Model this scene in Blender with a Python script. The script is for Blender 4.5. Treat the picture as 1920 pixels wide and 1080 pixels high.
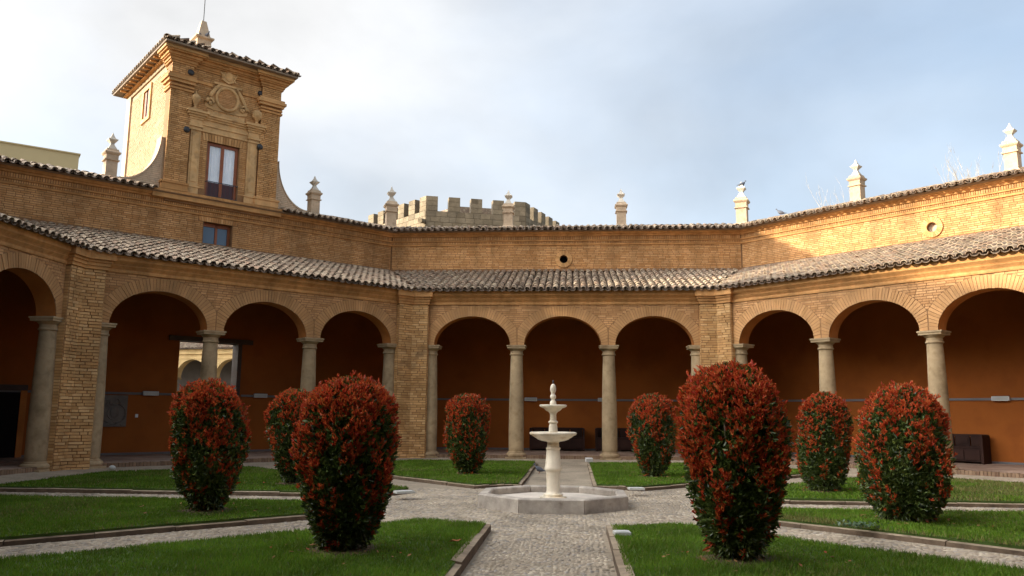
import bpy, math, random
import numpy as np
from mathutils import Matrix, Vector
random.seed(7); rng = np.random.default_rng(11)
PI = math.pi; R = math.radians
scn = bpy.context.scene; C = scn.collection
for o in list(bpy.data.objects): bpy.data.objects.remove(o)

# ------------------------------------------------------------------ camera
CAM = (0.289, -12.345, 1.246); YAW, PITCH, ROLL = R(4.354), R(8.898), R(0.440); FPX = 1505.4
cd = bpy.data.cameras.new('camera'); cam = bpy.data.objects.new('camera', cd); C.objects.link(cam)
cd.sensor_width = 36; cd.lens = 36*FPX/1920; cd.clip_end = 3000; cd.clip_start = .05
CM = Matrix.Translation(CAM) @ Matrix.Rotation(YAW, 4, 'Z') @ Matrix.Rotation(PI/2+PITCH, 4, 'X') @ Matrix.Rotation(ROLL, 4, 'Z')
cam.matrix_world = CM; scn.camera = cam
CI = np.array(CM.inverted())
def pix(P):                                   # world points (n,3) -> pixels in the 1920 wide photograph, depth
    P = np.atleast_2d(P); q = P @ CI[:3, :3].T + CI[:3, 3]
    d = -q[:, 2]; return 960+FPX*q[:, 0]/d, 540-FPX*q[:, 1]/d, d
def ray(x, y):
    d = CM.to_3x3() @ Vector(((x-960)/FPX, -(y-540)/FPX, -1)); return Vector(CAM), d
def at_dist(x, y, dist):                      # point seen at a pixel, at a horizontal distance from the camera
    o, d = ray(x, y); return o + d*(dist/math.hypot(d.x, d.y))

# ------------------------------------------------------------------ sky, sun, exposure
SUN_AZ, SUN_EL = 193.0, 16.3                  # direction towards the sun, degrees from +x
sd = Vector((math.cos(R(SUN_AZ))*math.cos(R(SUN_EL)), math.sin(R(SUN_AZ))*math.cos(R(SUN_EL)), math.sin(R(SUN_EL))))
sl = bpy.data.lights.new('sun', 'SUN'); sl.energy = 3.6; sl.angle = R(.55); sl.color = (1, .89, .68)
so = bpy.data.objects.new('sun', sl); C.objects.link(so); so.rotation_euler = sd.to_track_quat('Z', 'Y').to_euler()
so.location = (0, 0, 30)
W = bpy.data.worlds.new('World'); scn.world = W; W.use_nodes = True
nt = W.node_tree; N = nt.nodes; N.clear(); L = nt.links
def wn(t, **k):
    n = N.new(t)
    for a, v in k.items(): setattr(n, a, v)
    return n
sky = wn('ShaderNodeTexSky', sky_type='NISHITA', sun_disc=False, sun_elevation=R(SUN_EL), sun_rotation=R(90-SUN_AZ))
sky.air_density = 1.0; sky.dust_density = 1.0; sky.ozone_density = 1.5
tc = wn('ShaderNodeTexCoord'); mp = wn('ShaderNodeMapping'); mp.inputs['Scale'].default_value = (1, 1, 1.7)
mp.inputs['Location'].default_value = (.35, 1.3, .2)
L.new(tc.outputs['Generated'], mp.inputs[0])
n1 = wn('ShaderNodeTexNoise'); n1.inputs['Scale'].default_value = 1.5; n1.inputs['Detail'].default_value = 7; n1.inputs['Roughness'].default_value = .5
n2 = wn('ShaderNodeTexNoise'); n2.inputs['Scale'].default_value = 2.7; n2.inputs['Detail'].default_value = 7; n2.inputs['Roughness'].default_value = .5; n2.inputs['Distortion'].default_value = .15
L.new(mp.outputs[0], n1.inputs['Vector']); L.new(mp.outputs[0], n2.inputs['Vector'])
cov = wn('ShaderNodeMapRange'); cov.inputs['From Min'].default_value = .28; cov.inputs['From Max'].default_value = .62
L.new(n1.outputs['Fac'], cov.inputs['Value'])
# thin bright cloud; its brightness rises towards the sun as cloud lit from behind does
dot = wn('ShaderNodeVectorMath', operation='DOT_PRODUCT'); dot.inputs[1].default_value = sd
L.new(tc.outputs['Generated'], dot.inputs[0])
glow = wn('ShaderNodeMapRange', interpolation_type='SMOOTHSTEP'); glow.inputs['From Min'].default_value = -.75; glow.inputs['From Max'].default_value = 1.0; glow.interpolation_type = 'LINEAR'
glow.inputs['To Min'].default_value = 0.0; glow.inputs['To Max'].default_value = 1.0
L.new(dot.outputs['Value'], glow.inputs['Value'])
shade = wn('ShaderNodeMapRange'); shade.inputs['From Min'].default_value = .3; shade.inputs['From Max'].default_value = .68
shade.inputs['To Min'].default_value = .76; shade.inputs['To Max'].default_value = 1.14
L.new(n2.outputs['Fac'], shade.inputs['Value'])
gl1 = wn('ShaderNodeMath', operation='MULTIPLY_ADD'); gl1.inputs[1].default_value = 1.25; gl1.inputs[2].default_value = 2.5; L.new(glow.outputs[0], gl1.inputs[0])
# broad aureole of the sun behind thin cloud, boosted as fill light for the court
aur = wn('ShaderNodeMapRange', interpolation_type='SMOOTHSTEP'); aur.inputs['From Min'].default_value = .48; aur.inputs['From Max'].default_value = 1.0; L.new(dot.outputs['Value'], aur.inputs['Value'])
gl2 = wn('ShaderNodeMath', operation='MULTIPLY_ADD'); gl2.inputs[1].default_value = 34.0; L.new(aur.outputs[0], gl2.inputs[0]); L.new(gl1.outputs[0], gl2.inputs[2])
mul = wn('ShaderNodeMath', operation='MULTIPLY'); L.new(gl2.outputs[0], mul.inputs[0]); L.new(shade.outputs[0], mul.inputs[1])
tint = wn('ShaderNodeMix', data_type='RGBA'); tint.inputs['A'].default_value = (.70, .88, 1.10, 1); tint.inputs['B'].default_value = (1.0, 1.0, 1.0, 1)
tf = wn('ShaderNodeMath', operation='MULTIPLY_ADD'); tf.inputs[1].default_value = 1.9; tf.inputs[2].default_value = -.05; tf.use_clamp = True; L.new(glow.outputs[0], tf.inputs[0]); L.new(tf.outputs[0], tint.inputs['Factor'])
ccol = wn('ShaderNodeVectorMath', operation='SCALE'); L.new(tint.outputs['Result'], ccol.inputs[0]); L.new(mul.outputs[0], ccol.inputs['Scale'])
cf = wn('ShaderNodeMapRange'); cf.inputs['To Min'].default_value = .5; cf.inputs['To Max'].default_value = .97; L.new(cov.outputs[0], cf.inputs['Value'])
mix = wn('ShaderNodeMix', data_type='RGBA'); L.new(cf.outputs[0], mix.inputs['Factor'])
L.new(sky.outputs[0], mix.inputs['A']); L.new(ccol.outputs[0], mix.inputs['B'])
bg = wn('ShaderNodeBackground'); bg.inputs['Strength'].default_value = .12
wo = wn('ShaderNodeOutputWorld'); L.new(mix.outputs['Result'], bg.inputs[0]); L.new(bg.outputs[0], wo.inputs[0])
vs = scn.view_settings; vs.view_transform = 'Standard'; vs.look = 'None'; vs.gamma = 1; vs.use_curve_mapping = False; vs.exposure = 1.38
scn.render.engine = 'CYCLES'

# ------------------------------------------------------------------ materials
def rgba(c): return (c[0], c[1], c[2], 1)
MATS = {}
def M(name, cols, rough=.85, nscale=2.5, nmix=.3, bump=.15, bscale=60, spec=.25, rnd=True, stretch=(1, 1, 1), metal=0, bdist=.01, stain=None, fine=None, streak=0):
    m = bpy.data.materials.new(name); m.use_nodes = True; t = m.node_tree; n = t.nodes; l = t.links
    b = n['Principled BSDF']; b.inputs['Roughness'].default_value = rough; b.inputs['Specular IOR Level'].default_value = spec; b.inputs['Metallic'].default_value = metal
    g = n.new('ShaderNodeNewGeometry'); mpn = n.new('ShaderNodeMapping'); mpn.inputs['Scale'].default_value = stretch; l.new(g.outputs['Position'], mpn.inputs[0])
    if len(cols) > 1:
        rp = n.new('ShaderNodeValToRGB'); e = rp.color_ramp.elements
        while len(e) < len(cols): e.new(.5)
        for i, c in enumerate(cols): e[i].position = i/(len(cols)-1); e[i].color = rgba(c)
        if rnd:
            oi = n.new('ShaderNodeObjectInfo'); ad = n.new('ShaderNodeMath'); ad.operation = 'ADD'; fr = n.new('ShaderNodeMath'); fr.operation = 'FRACT'
            l.new(oi.outputs['Random'], ad.inputs[0]); l.new(g.outputs['Random Per Island'], ad.inputs[1]); l.new(ad.outputs[0], fr.inputs[0]); l.new(fr.outputs[0], rp.inputs[0])
        else:
            nz = n.new('ShaderNodeTexNoise'); nz.inputs['Scale'].default_value = fine or bscale*.4; nz.inputs['Detail'].default_value = 5
            mr = n.new('ShaderNodeMapRange'); mr.inputs['From Min'].default_value = .28; mr.inputs['From Max'].default_value = .72
            l.new(mpn.outputs[0], nz.inputs['Vector']); l.new(nz.outputs['Fac'], mr.inputs['Value']); l.new(mr.outputs[0], rp.inputs[0])
        col = rp.outputs[0]
    else:
        c = n.new('ShaderNodeRGB'); c.outputs[0].default_value = rgba(cols[0]); col = c.outputs[0]
    nz = n.new('ShaderNodeTexNoise'); nz.inputs['Scale'].default_value = nscale; nz.inputs['Detail'].default_value = 8; nz.inputs['Roughness'].default_value = .62
    l.new(mpn.outputs[0], nz.inputs['Vector'])
    mr = n.new('ShaderNodeMapRange'); mr.inputs['From Min'].default_value = .3; mr.inputs['From Max'].default_value = .7
    mr.inputs['To Min'].default_value = 1-nmix; mr.inputs['To Max'].default_value = 1+nmix*.35; l.new(nz.outputs['Fac'], mr.inputs['Value'])
    oi2 = n.new('ShaderNodeObjectInfo'); ov = n.new('ShaderNodeMath'); ov.operation = 'MULTIPLY_ADD'; ov.inputs[1].default_value = .16; ov.inputs[2].default_value = .92; l.new(oi2.outputs['Random'], ov.inputs[0])
    om_ = n.new('ShaderNodeMath'); om_.operation = 'MULTIPLY'; l.new(ov.outputs[0], om_.inputs[0]); l.new(mr.outputs[0], om_.inputs[1]); fac = om_.outputs[0]
    if streak:                                    # run-off streaks down the wall
        ms = n.new('ShaderNodeMapping'); ms.inputs['Scale'].default_value = (3.2, 3.2, .35); l.new(g.outputs['Position'], ms.inputs[0])
        ns_ = n.new('ShaderNodeTexNoise'); ns_.inputs['Scale'].default_value = 1.0; ns_.inputs['Detail'].default_value = 6; ns_.inputs['Roughness'].default_value = .65; l.new(ms.outputs[0], ns_.inputs['Vector'])
        m3 = n.new('ShaderNodeMapRange'); m3.inputs['From Min'].default_value = .36; m3.inputs['From Max'].default_value = .60; m3.inputs['To Min'].default_value = 1-streak; m3.inputs['To Max'].default_value = 1.0; l.new(ns_.outputs['Fac'], m3.inputs['Value'])
        o3 = n.new('ShaderNodeMath'); o3.operation = 'MULTIPLY'; l.new(fac, o3.inputs[0]); l.new(m3.outputs[0], o3.inputs[1]); fac = o3.outputs[0]
    sc = n.new('ShaderNodeVectorMath'); sc.operation = 'SCALE'; l.new(col, sc.inputs[0]); l.new(fac, sc.inputs['Scale']); col = sc.outputs[0]
    if stain:                                    # blotches of another colour, noise shaped: (colour, scale, threshold, amount)
        s2 = n.new('ShaderNodeTexNoise'); s2.inputs['Scale'].default_value = stain[1]; s2.inputs['Detail'].default_value = 6
        l.new(mpn.outputs[0], s2.inputs['Vector'])
        m2 = n.new('ShaderNodeMapRange'); m2.inputs['From Min'].default_value = stain[2]; m2.inputs['From Max'].default_value = stain[2]+.12; m2.inputs['To Max'].default_value = stain[3]
        l.new(s2.outputs['Fac'], m2.inputs['Value'])
        mx = n.new('ShaderNodeMix'); mx.data_type = 'RGBA'; l.new(m2.outputs[0], mx.inputs['Factor']); l.new(col, mx.inputs['A']); mx.inputs['B'].default_value = rgba(stain[0]); col = mx.outputs['Result']
    l.new(col, b.inputs['Base Color'])
    if bump:
        bz = n.new('ShaderNodeTexNoise'); bz.inputs['Scale'].default_value = bscale; bz.inputs['Detail'].default_value = 4; l.new(mpn.outputs[0], bz.inputs['Vector'])
        bn = n.new('ShaderNodeBump'); bn.inputs['Strength'].default_value = bump; bn.inputs['Distance'].default_value = bdist; l.new(bz.outputs['Fac'], bn.inputs['Height']); l.new(bn.outputs[0], b.inputs['Normal'])
    MATS[name] = m; return m
M('brick', [(0.525, 0.269, 0.1091), (0.5828, 0.3096, 0.1298), (0.63, 0.3502, 0.1558), (0.546, 0.2843, 0.1143), (0.483, 0.2386, 0.0935), (0.609, 0.3299, 0.1433)], nmix=.34, nscale=1.1, bump=.5, bscale=55, streak=.22)
M('brick_upper', [(0.5355, 0.266, 0.0987), (0.6142, 0.3249, 0.1298), (0.6668, 0.3705, 0.1579), (0.5775, 0.2944, 0.1091), (0.4935, 0.2355, 0.0831), (0.6405, 0.3472, 0.1402)], nmix=.34, nscale=.9, bump=.5, bscale=55, streak=.3)
M('brick_arch', [(0.482, 0.2525, 0.1007), (0.515, 0.2754, 0.1138), (0.5387, 0.2938, 0.1259), (0.4914, 0.2616, 0.1045)], nmix=.3, nscale=1.1, bump=.4, bscale=55, streak=.15)
M('brick_pier', [(0.58, 0.3243, 0.1274), (0.64, 0.376, 0.1568), (0.69, 0.4277, 0.196), (0.56, 0.3008, 0.1127), (0.61, 0.3478, 0.1421), (0.5, 0.2632, 0.098)], nmix=.4, nscale=1.4, bump=.6, bscale=45, stain=((.12, .085, .05), 1.6, .64, .6))
M('brick_tower', [(0.52, 0.2679, 0.096), (0.585, 0.3149, 0.1225), (0.625, 0.3525, 0.147), (0.54, 0.282, 0.1029), (0.47, 0.235, 0.0833)], nmix=.3, nscale=.9, bump=.5, streak=.25)
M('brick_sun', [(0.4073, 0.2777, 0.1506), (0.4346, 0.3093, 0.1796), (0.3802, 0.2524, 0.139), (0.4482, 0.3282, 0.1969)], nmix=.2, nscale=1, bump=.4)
M('brick_pale', [(.62, .46, .31), (.56, .41, .28)], rnd=False, nmix=.25, nscale=2, bump=.3, bscale=30)
M('mortar', [(.165, .082, .034), (.225, .118, .052)], rnd=False, nmix=.3, bump=.3)
M('mortar_warm', [(0.245, 0.1269, 0.0549), (0.3, 0.1598, 0.0725)], rnd=False, nmix=.3, bump=.3)
M('mortar_pale', [(0.3744, 0.2652, 0.1664), (0.432, 0.3128, 0.1984)], rnd=False, nmix=.25, bump=.3)
M('moulding', [(0.525, 0.2538, 0.0831), (0.5932, 0.3046, 0.1121), (0.4725, 0.2183, 0.0706)], rnd=False, fine=6, nmix=.34, nscale=1.2, bump=.3, bscale=25, streak=.28)
M('stone', [(.345, .24, .132), (.41, .295, .168), (.29, .20, .105)], rnd=False, fine=5, nmix=.35, nscale=1.6, bump=.3, bscale=30, stain=((.24, .17, .10), 2.2, .6, .5))
M('carved', [(.58, .345, .145), (.64, .40, .185), (.51, .29, .115)], rnd=False, fine=5, nmix=.4, nscale=2.5, bump=.4, bscale=30, stain=((.14, .085, .04), 3.0, .6, .55))
M('pinnacle', [(0.4416, 0.3174, 0.207), (0.506, 0.3772, 0.253), (0.3864, 0.2714, 0.1748)], rnd=False, fine=8, nmix=.25, bump=.25, bscale=30)
M('finial', [(0.528, 0.4644, 0.378), (0.5984, 0.5332, 0.4368)], rnd=False, nmix=.25, bump=.25, bscale=30)
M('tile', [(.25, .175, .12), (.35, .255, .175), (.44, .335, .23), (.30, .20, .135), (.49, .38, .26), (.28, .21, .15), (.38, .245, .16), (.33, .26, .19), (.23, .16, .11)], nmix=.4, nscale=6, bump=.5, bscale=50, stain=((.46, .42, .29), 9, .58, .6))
M('tile_pan_shade', [(.13, .09, .062), (.19, .135, .095), (.23, .17, .12), (.16, .105, .072)], nmix=.4, nscale=6, bump=.5, bscale=50)  # darker than the covers: shade in the gaps is put into the colour
M('tile_shadow', [(.23, .17, .12)], nmix=.3, bump=.3)
M('plaster', [(.30, .083, .010), (.335, .096, .013)], rnd=False, fine=1.5, nmix=.22, nscale=.8, bump=.12, bscale=8, rough=.8, stain=((.22, .058, .008), 1.3, .55, .5))
M('soffit', [(.44, .15, .03), (.48, .18, .045)], rnd=False, fine=2, nmix=.25, bump=.15)
M('wood_dark', [(.045, .022, .014), (.065, .032, .02)], rnd=False, nmix=.4, bump=.3, stretch=(1, 1, 6), rough=.5, spec=.4)
M('wood_bench', [(.030, .012, .008), (.042, .017, .011)], nmix=.4, bump=.3, rough=.75, spec=.2)
M('wood_red', [(.30, .085, .025), (.24, .065, .02)], rnd=False, nmix=.3, bump=.2, rough=.5, spec=.4)
M('panel_dark', [(.075, .032, .035)], nmix=.2, rough=.4)
M('iron', [(.02, .02, .022)], nmix=.2, rough=.5, spec=.5)
M('rail_grey', [(.16, .15, .15)], nmix=.2, rough=.5)
M('lamp_body', [(.68, .65, .62)], nmix=.1, rough=.4)
M('slate', [(.17, .145, .12), (.21, .18, .15)], rnd=False, nmix=.3, bump=.4, bscale=20)
M('door_dark', [(.012, .010, .010)], nmix=.2, rough=.9, spec=.05)
M('floor_tile', [(.30, .20, .145), (.36, .25, .185), (.26, .165, .12)], nmix=.3, nscale=1.5, bump=.2, rough=.6)
M('edging', [(.22, .135, .08), (.30, .195, .12), (.18, .105, .065)], nmix=.3, bump=.4)
M('marble', [(0.7104, 0.6128, 0.46), (0.768, 0.6792, 0.529), (0.672, 0.5415, 0.3588)], rnd=False, fine=3, nmix=.22, nscale=4, bump=.15, bscale=40, rough=.5, stain=((.46, .32, .17), 6, .56, .6), streak=.3)
M('basin', [(.41, .355, .295), (.49, .43, .36)], rnd=False, fine=6, nmix=.4, nscale=5, bump=.4, bscale=40, stain=((.17, .13, .10), 7, .60, .6))
M('basin_floor', [(.52, .46, .39), (.60, .53, .45)], rnd=False, nmix=.2, bump=.2)
M('path', [(.30, .24, .17), (.38, .31, .225), (.25, .195, .135)], rnd=False, fine=14, nmix=.35, nscale=1.2, bump=.7, bscale=35, bdist=.02)
M('pebble', [(.40, .325, .235), (.48, .40, .295), (.34, .27, .19), (.54, .46, .35), (.43, .345, .24), (.37, .33, .285), (.29, .225, .16)], nmix=.55, nscale=1.3, bump=.25, bscale=60, rough=.7, stain=((.19, .145, .09), 1.2, .57, .5))
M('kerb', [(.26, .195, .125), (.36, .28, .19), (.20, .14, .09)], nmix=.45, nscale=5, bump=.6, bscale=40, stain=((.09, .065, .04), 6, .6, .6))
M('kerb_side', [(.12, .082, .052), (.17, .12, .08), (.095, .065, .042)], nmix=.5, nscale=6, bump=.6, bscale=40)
M('soil', [(.085, .055, .03), (.13, .085, .05)], rnd=False, fine=20, nmix=.5, bump=.8, bscale=40, bdist=.03)
M('earth', [(.065, .105, .018), (.05, .085, .014)], rnd=False, fine=10, nmix=.4, bump=.6, bscale=50)
M('ground', [(.20, .17, .12)], nmix=.3)
M('castle', [(.19, .145, .09), (.24, .185, .118), (.21, .16, .10), (.28, .22, .145), (.165, .125, .078)], nmix=.4, nscale=1.3, bump=.5, bscale=12, bdist=.03, stain=((.12, .09, .05), 1.2, .58, .5))
M('castle_joint', [(.15, .115, .075), (.19, .15, .10)], rnd=False, nmix=.3, bump=.4)
M('castle_lit', [(.62, .50, .30), (.68, .56, .35)], rnd=False, nmix=.2, bump=.3)
M('render_beige', [(.50, .40, .22)], nmix=.12, nscale=.3, bump=.05)
M('render_yellow', [(.62, .43, .19), (.68, .48, .23)], rnd=False, fine=3, nmix=.2, bump=.3)
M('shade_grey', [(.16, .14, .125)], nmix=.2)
M('curtain', [(.86, .87, .88), (.80, .81, .83)], rnd=False, fine=6, nmix=.1, bump=0)
M('pane_sky_tint', [(.055, .085, .13)], nmix=.06, bump=0, rough=.12, spec=.6)  # window pane: blue of the reflected sky painted into its base colour
M('bark', [(.05, .035, .022), (.075, .052, .033)], rnd=False, nmix=.4, bump=.5)
M('birch', [(.40, .37, .33), (.30, .275, .245)], rnd=False, nmix=.25, bump=.2)
M('pigeon', [(.10, .105, .125), (.14, .145, .17)], rnd=False, nmix=.4, bump=0, rough=.6)
M('white_plate', [(.50, .50, .46)], nmix=.15, rough=.5)
M('dry_leaf', [(.36, .13, .045)], nmix=.2)
def leaf_mat(name, cols, trans, rough=.42, spec=.4, nmix=.25, nscale=4):
    m = M(name, cols, rough=rough, nmix=nmix, nscale=nscale, bump=0, spec=spec); t = m.node_tree; b = t.nodes['Principled BSDF']
    out = t.nodes['Material Output']; tr = t.nodes.new('ShaderNodeBsdfTranslucent'); mx = t.nodes.new('ShaderNodeMixShader'); mx.inputs[0].default_value = trans
    t.links.new(b.inputs['Base Color'].links[0].from_socket, tr.inputs[0])
    t.links.new(b.outputs[0], mx.inputs[1]); t.links.new(tr.outputs[0], mx.inputs[2]); t.links.new(mx.outputs[0], out.inputs[0])
    return m
leaf_mat('leaf_green', [(.030, .050, .012), (.050, .080, .016), (.09, .125, .024), (.036, .058, .013), (.14, .17, .032), (.065, .095, .018)], .22, .34, .45)
leaf_mat('leaf_red', [(.46, .042, .018), (.56, .085, .026), (.62, .145, .036), (.38, .028, .016), (.58, .105, .030), (.52, .16, .04)], .40, .5, .25)
leaf_mat('grass_blade', [(.090, .185, .012), (.118, .228, .016), (.150, .258, .020), (.098, .196, .013), (.22, .28, .03)], .35, .6, .2, .5, 1.4)
leaf_mat('grass_dry', [(.20, .17, .055), (.15, .16, .045), (.26, .21, .08), (.09, .13, .03)], .2, .7, .15)
leaf_mat('weed_leaf', [(.07, .13, .06), (.10, .16, .08)], .15)
# glass: a clear pane that reflects
gm = bpy.data.materials.new('glass'); gm.use_nodes = True; gt = gm.node_tree
gl = gt.nodes.new('ShaderNodeBsdfGlossy'); gl.inputs['Roughness'].default_value = .02; trn = gt.nodes.new('ShaderNodeBsdfTransparent'); fz = gt.nodes.new('ShaderNodeFresnel'); mg = gt.nodes.new('ShaderNodeMixShader')
mg.inputs[0].default_value = .07; gt.links.new(trn.outputs[0], mg.inputs[1]); gt.links.new(gl.outputs[0], mg.inputs[2]); gt.links.new(mg.outputs[0], gt.nodes['Material Output'].inputs[0]); MATS['glass'] = gm

# ------------------------------------------------------------------ helpers
class MB:
    def __init__(s): s.v = []; s.f = []
    def add(s, v, f):
        n = len(s.v); s.v += [tuple(p) for p in v]; s.f += [tuple(i+n for i in q) for q in f]; return s
    def box(s, x0, x1, y0, y1, z0, z1):
        return s.add([(x0, y0, z0), (x1, y0, z0), (x1, y1, z0), (x0, y1, z0), (x0, y0, z1), (x1, y0, z1), (x1, y1, z1), (x0, y1, z1)],
                     [(0, 3, 2, 1), (4, 5, 6, 7), (0, 1, 5, 4), (1, 2, 6, 5), (2, 3, 7, 6), (3, 0, 4, 7)])
    def prism(s, pts, z0, z1):
        n = len(pts); return s.add([(x, y, z0) for x, y in pts]+[(x, y, z1) for x, y in pts],
                                   [tuple(range(n))[::-1], tuple(range(n, 2*n))]+[(i, (i+1) % n, n+(i+1) % n, n+i) for i in range(n)])
    def slab(s, pts, y0, y1):          # outline in x,z extruded along y
        n = len(pts); return s.add([(x, y0, z) for x, z in pts]+[(x, y1, z) for x, z in pts],
                                   [tuple(range(n)), tuple(range(n, 2*n))[::-1]]+[(i, n+i, n+(i+1) % n, (i+1) % n) for i in range(n)])
    def lathe(s, prof, c=(0, 0, 0), n=24, square=False, ph=0):
        k = 4 if square else n; q = math.sqrt(2) if square else 1; a0 = PI/4 if square else ph
        v = []; f = []
        for r, z in prof:
            for i in range(k):
                a = a0+2*PI*i/k; v.append((c[0]+r*q*math.cos(a), c[1]+r*q*math.sin(a), c[2]+z))
        for j in range(len(prof)-1):
            for i in range(k): f.append((j*k+i, j*k+(i+1) % k, (j+1)*k+(i+1) % k, (j+1)*k+i))
        f.append(tuple(range(k))[::-1]); f.append(tuple(range((len(prof)-1)*k, len(prof)*k)))
        return s.add(v, f)
    def tube(s, pts, rad, n=6):
        pts = [Vector(p) for p in pts]; v = []; f = []
        for j, p in enumerate(pts):
            t = (pts[min(j+1, len(pts)-1)]-pts[max(j-1, 0)]).normalized(); a = Vector((0, 0, 1)) if abs(t.z) < .9 else Vector((1, 0, 0))
            x = t.cross(a).normalized(); y = t.cross(x); r = rad[j] if isinstance(rad, (list, tuple)) else rad
            for i in range(n): v.append(p+x*(r*math.cos(2*PI*i/n))+y*(r*math.sin(2*PI*i/n)))
        for j in range(len(pts)-1):
            for i in range(n): f.append((j*n+i, j*n+(i+1) % n, (j+1)*n+(i+1) % n, (j+1)*n+i))
        f.append(tuple(range(n))[::-1]); f.append(tuple(range((len(pts)-1)*n, len(pts)*n)))
        return s.add(v, f)
    def sphere(s, c, rx, ry, rz, n=12, m=8):
        return s.add([(c[0]+rx*math.sin(PI*max(j, .02)/m if j < m else PI*.998)*math.cos(2*PI*i/n), c[1]+ry*math.sin(PI*max(j, .02)/m if j < m else PI*.998)*math.sin(2*PI*i/n), c[2]+rz*math.cos(PI*j/m)) for j in range(m+1) for i in range(n)],
                     [(j*n+i, (j+1)*n+i, (j+1)*n+(i+1) % n, j*n+(i+1) % n) for j in range(m) for i in range(n)])
    def mesh(s, name, mat, smooth=False):
        me = bpy.data.meshes.new(name); me.from_pydata(s.v, [], s.f); me.update()
        me.materials.append(MATS[mat])
        if smooth is not False:
            me.shade_smooth() if hasattr(me, 'shade_smooth') else None
            if smooth is not True: me.set_sharp_from_angle(angle=R(smooth))
        return me
    def build(s, name, mat, parent=None, smooth=False, **tags):
        return link(name, s.mesh(name, mat, smooth), parent, **tags)
def link(name, me, parent=None, mtx=None, **tags):
    o = bpy.data.objects.new(name, me); C.objects.link(o)
    if parent is not None: o.parent = parent
    if mtx is not None: o.matrix_basis = mtx
    for k, v in tags.items(): o[k] = v
    return o
def thing(name, label, cat, mtx=None, group=None):
    o = link(name, None, None, mtx, label=label, category=cat)
    if group: o['group'] = group
    return o
def npmesh(name, V, F, mat, smooth=False):           # V (n,3) F (m,k) arrays
    me = bpy.data.meshes.new(name); V = np.ascontiguousarray(V, dtype=np.float32); F = np.ascontiguousarray(F, dtype=np.int32); k = F.shape[1]
    me.vertices.add(len(V)); me.vertices.foreach_set('co', V.ravel()); me.loops.add(F.size); me.loops.foreach_set('vertex_index', F.ravel())
    me.polygons.add(len(F)); me.polygons.foreach_set('loop_start', np.arange(0, F.size, k, dtype=np.int32)); me.polygons.foreach_set('loop_total', np.full(len(F), k, dtype=np.int32))
    me.update(calc_edges=True); me.materials.append(MATS[mat])
    if smooth: me.shade_smooth()
    return me
def TRS(loc, rot=(0, 0, 0), sc=(1, 1, 1)):
    from mathutils import Euler
    return Matrix.LocRotScale(Vector(loc), Euler(rot), Vector(sc))
def lay(root, parent, tv, tf, mats, mat, name, stuff, nobj, smooth=False):
    """Copies of one template at given local matrices: the nobj nearest in view as objects, the rest joined."""
    if not mats: return
    A_ = np.array([np.array(m) for m in mats]); W_ = np.array(root.matrix_basis)
    P = A_[:, :3, 3] @ W_[:3, :3].T + W_[:3, 3]
    x, y, d = pix(P); vis = (d > .3) & (x > -40) & (x < 1960) & (y > -40) & (y < 1120)
    order = np.argsort(np.where(vis, d, d+1000)); nv = min(nobj, int(vis.sum()))
    tv = np.array(tv, dtype=float); b = MB(); b.v = [tuple(p) for p in tv]; b.f = tf
    me = b.mesh(name, mat, smooth)
    for i in order[:nv]: link(name, me, parent, mats[i])
    rest = order[nv:]
    if len(rest):
        V = (np.einsum('nij,kj->nki', A_[rest][:, :3, :3], tv)+A_[rest][:, None, :3, 3]).reshape(-1, 3)
        bb = MB(); k = len(tv); bb.v = V.tolist(); bb.f = [tuple(i+k*j for i in f) for j in range(len(rest)) for f in tf]
        link(stuff, bb.mesh(stuff, mat, smooth), parent, kind='stuff')
_b = MB().box(-.5, .5, -.5, .5, -.5, .5); CUBE = (_b.v, _b.f)
def courses(u0, u1, z0, z1, spans=None, blen=.21, ch=.060, joint=.014):
    """Running bond: list of (u centre, z centre, length, height); spans(z) gives the free u intervals."""
    out = []; n = max(1, int(round((z1-z0)/ch))); h = (z1-z0)/n
    for i in range(n):
        zc = z0+(i+.5)*h; iv = spans(zc) if spans else [(u0, u1)]
        for a, b in iv:
            if b-a < .05: continue
            u = a - (blen*.5 if i % 2 else 0) - random.random()*.02 - (a*1.7 % blen)*0
            while u < b-.02:
                e = u+blen*random.choice((.72, .95, 1.0, 1.05, 1.25))*random.uniform(.95, 1.05); s, t = max(u, a), min(e, b)
                if b-t < .06: t = b; e = b
                if t-s > .03: out.append(((s+t)/2, zc, t-s-joint, h-joint))
                u = e
    return out
def brick_mats(bricks, y, depth=.04, proud=.007):     # bricks on a wall whose face is at local y, looking to -y
    return [TRS((u, y-proud+depth/2+random.uniform(-.003, .004), z), (random.uniform(-.02, .02), random.uniform(-.008, .008), random.uniform(-.02, .02)), (l, depth, h)) for u, z, l, h in bricks]

# ------------------------------------------------------------------ dimensions (metres, from the camera solution)
T = math.tan(PI/8); A = 10.785; AF = 10.565; AP = 10.445; AW = 14.185
ZG = -.10; ZF = .09; HC = 3.19
ARCH = [(-2.60, 1.10), (0.0, 1.10), (2.60, 1.10)]; RISE = .83; RING = .30
def wing_root(k): return Matrix.Rotation(k*PI/4, 4, 'Z') @ Matrix.Translation((0, A, 0))

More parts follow.
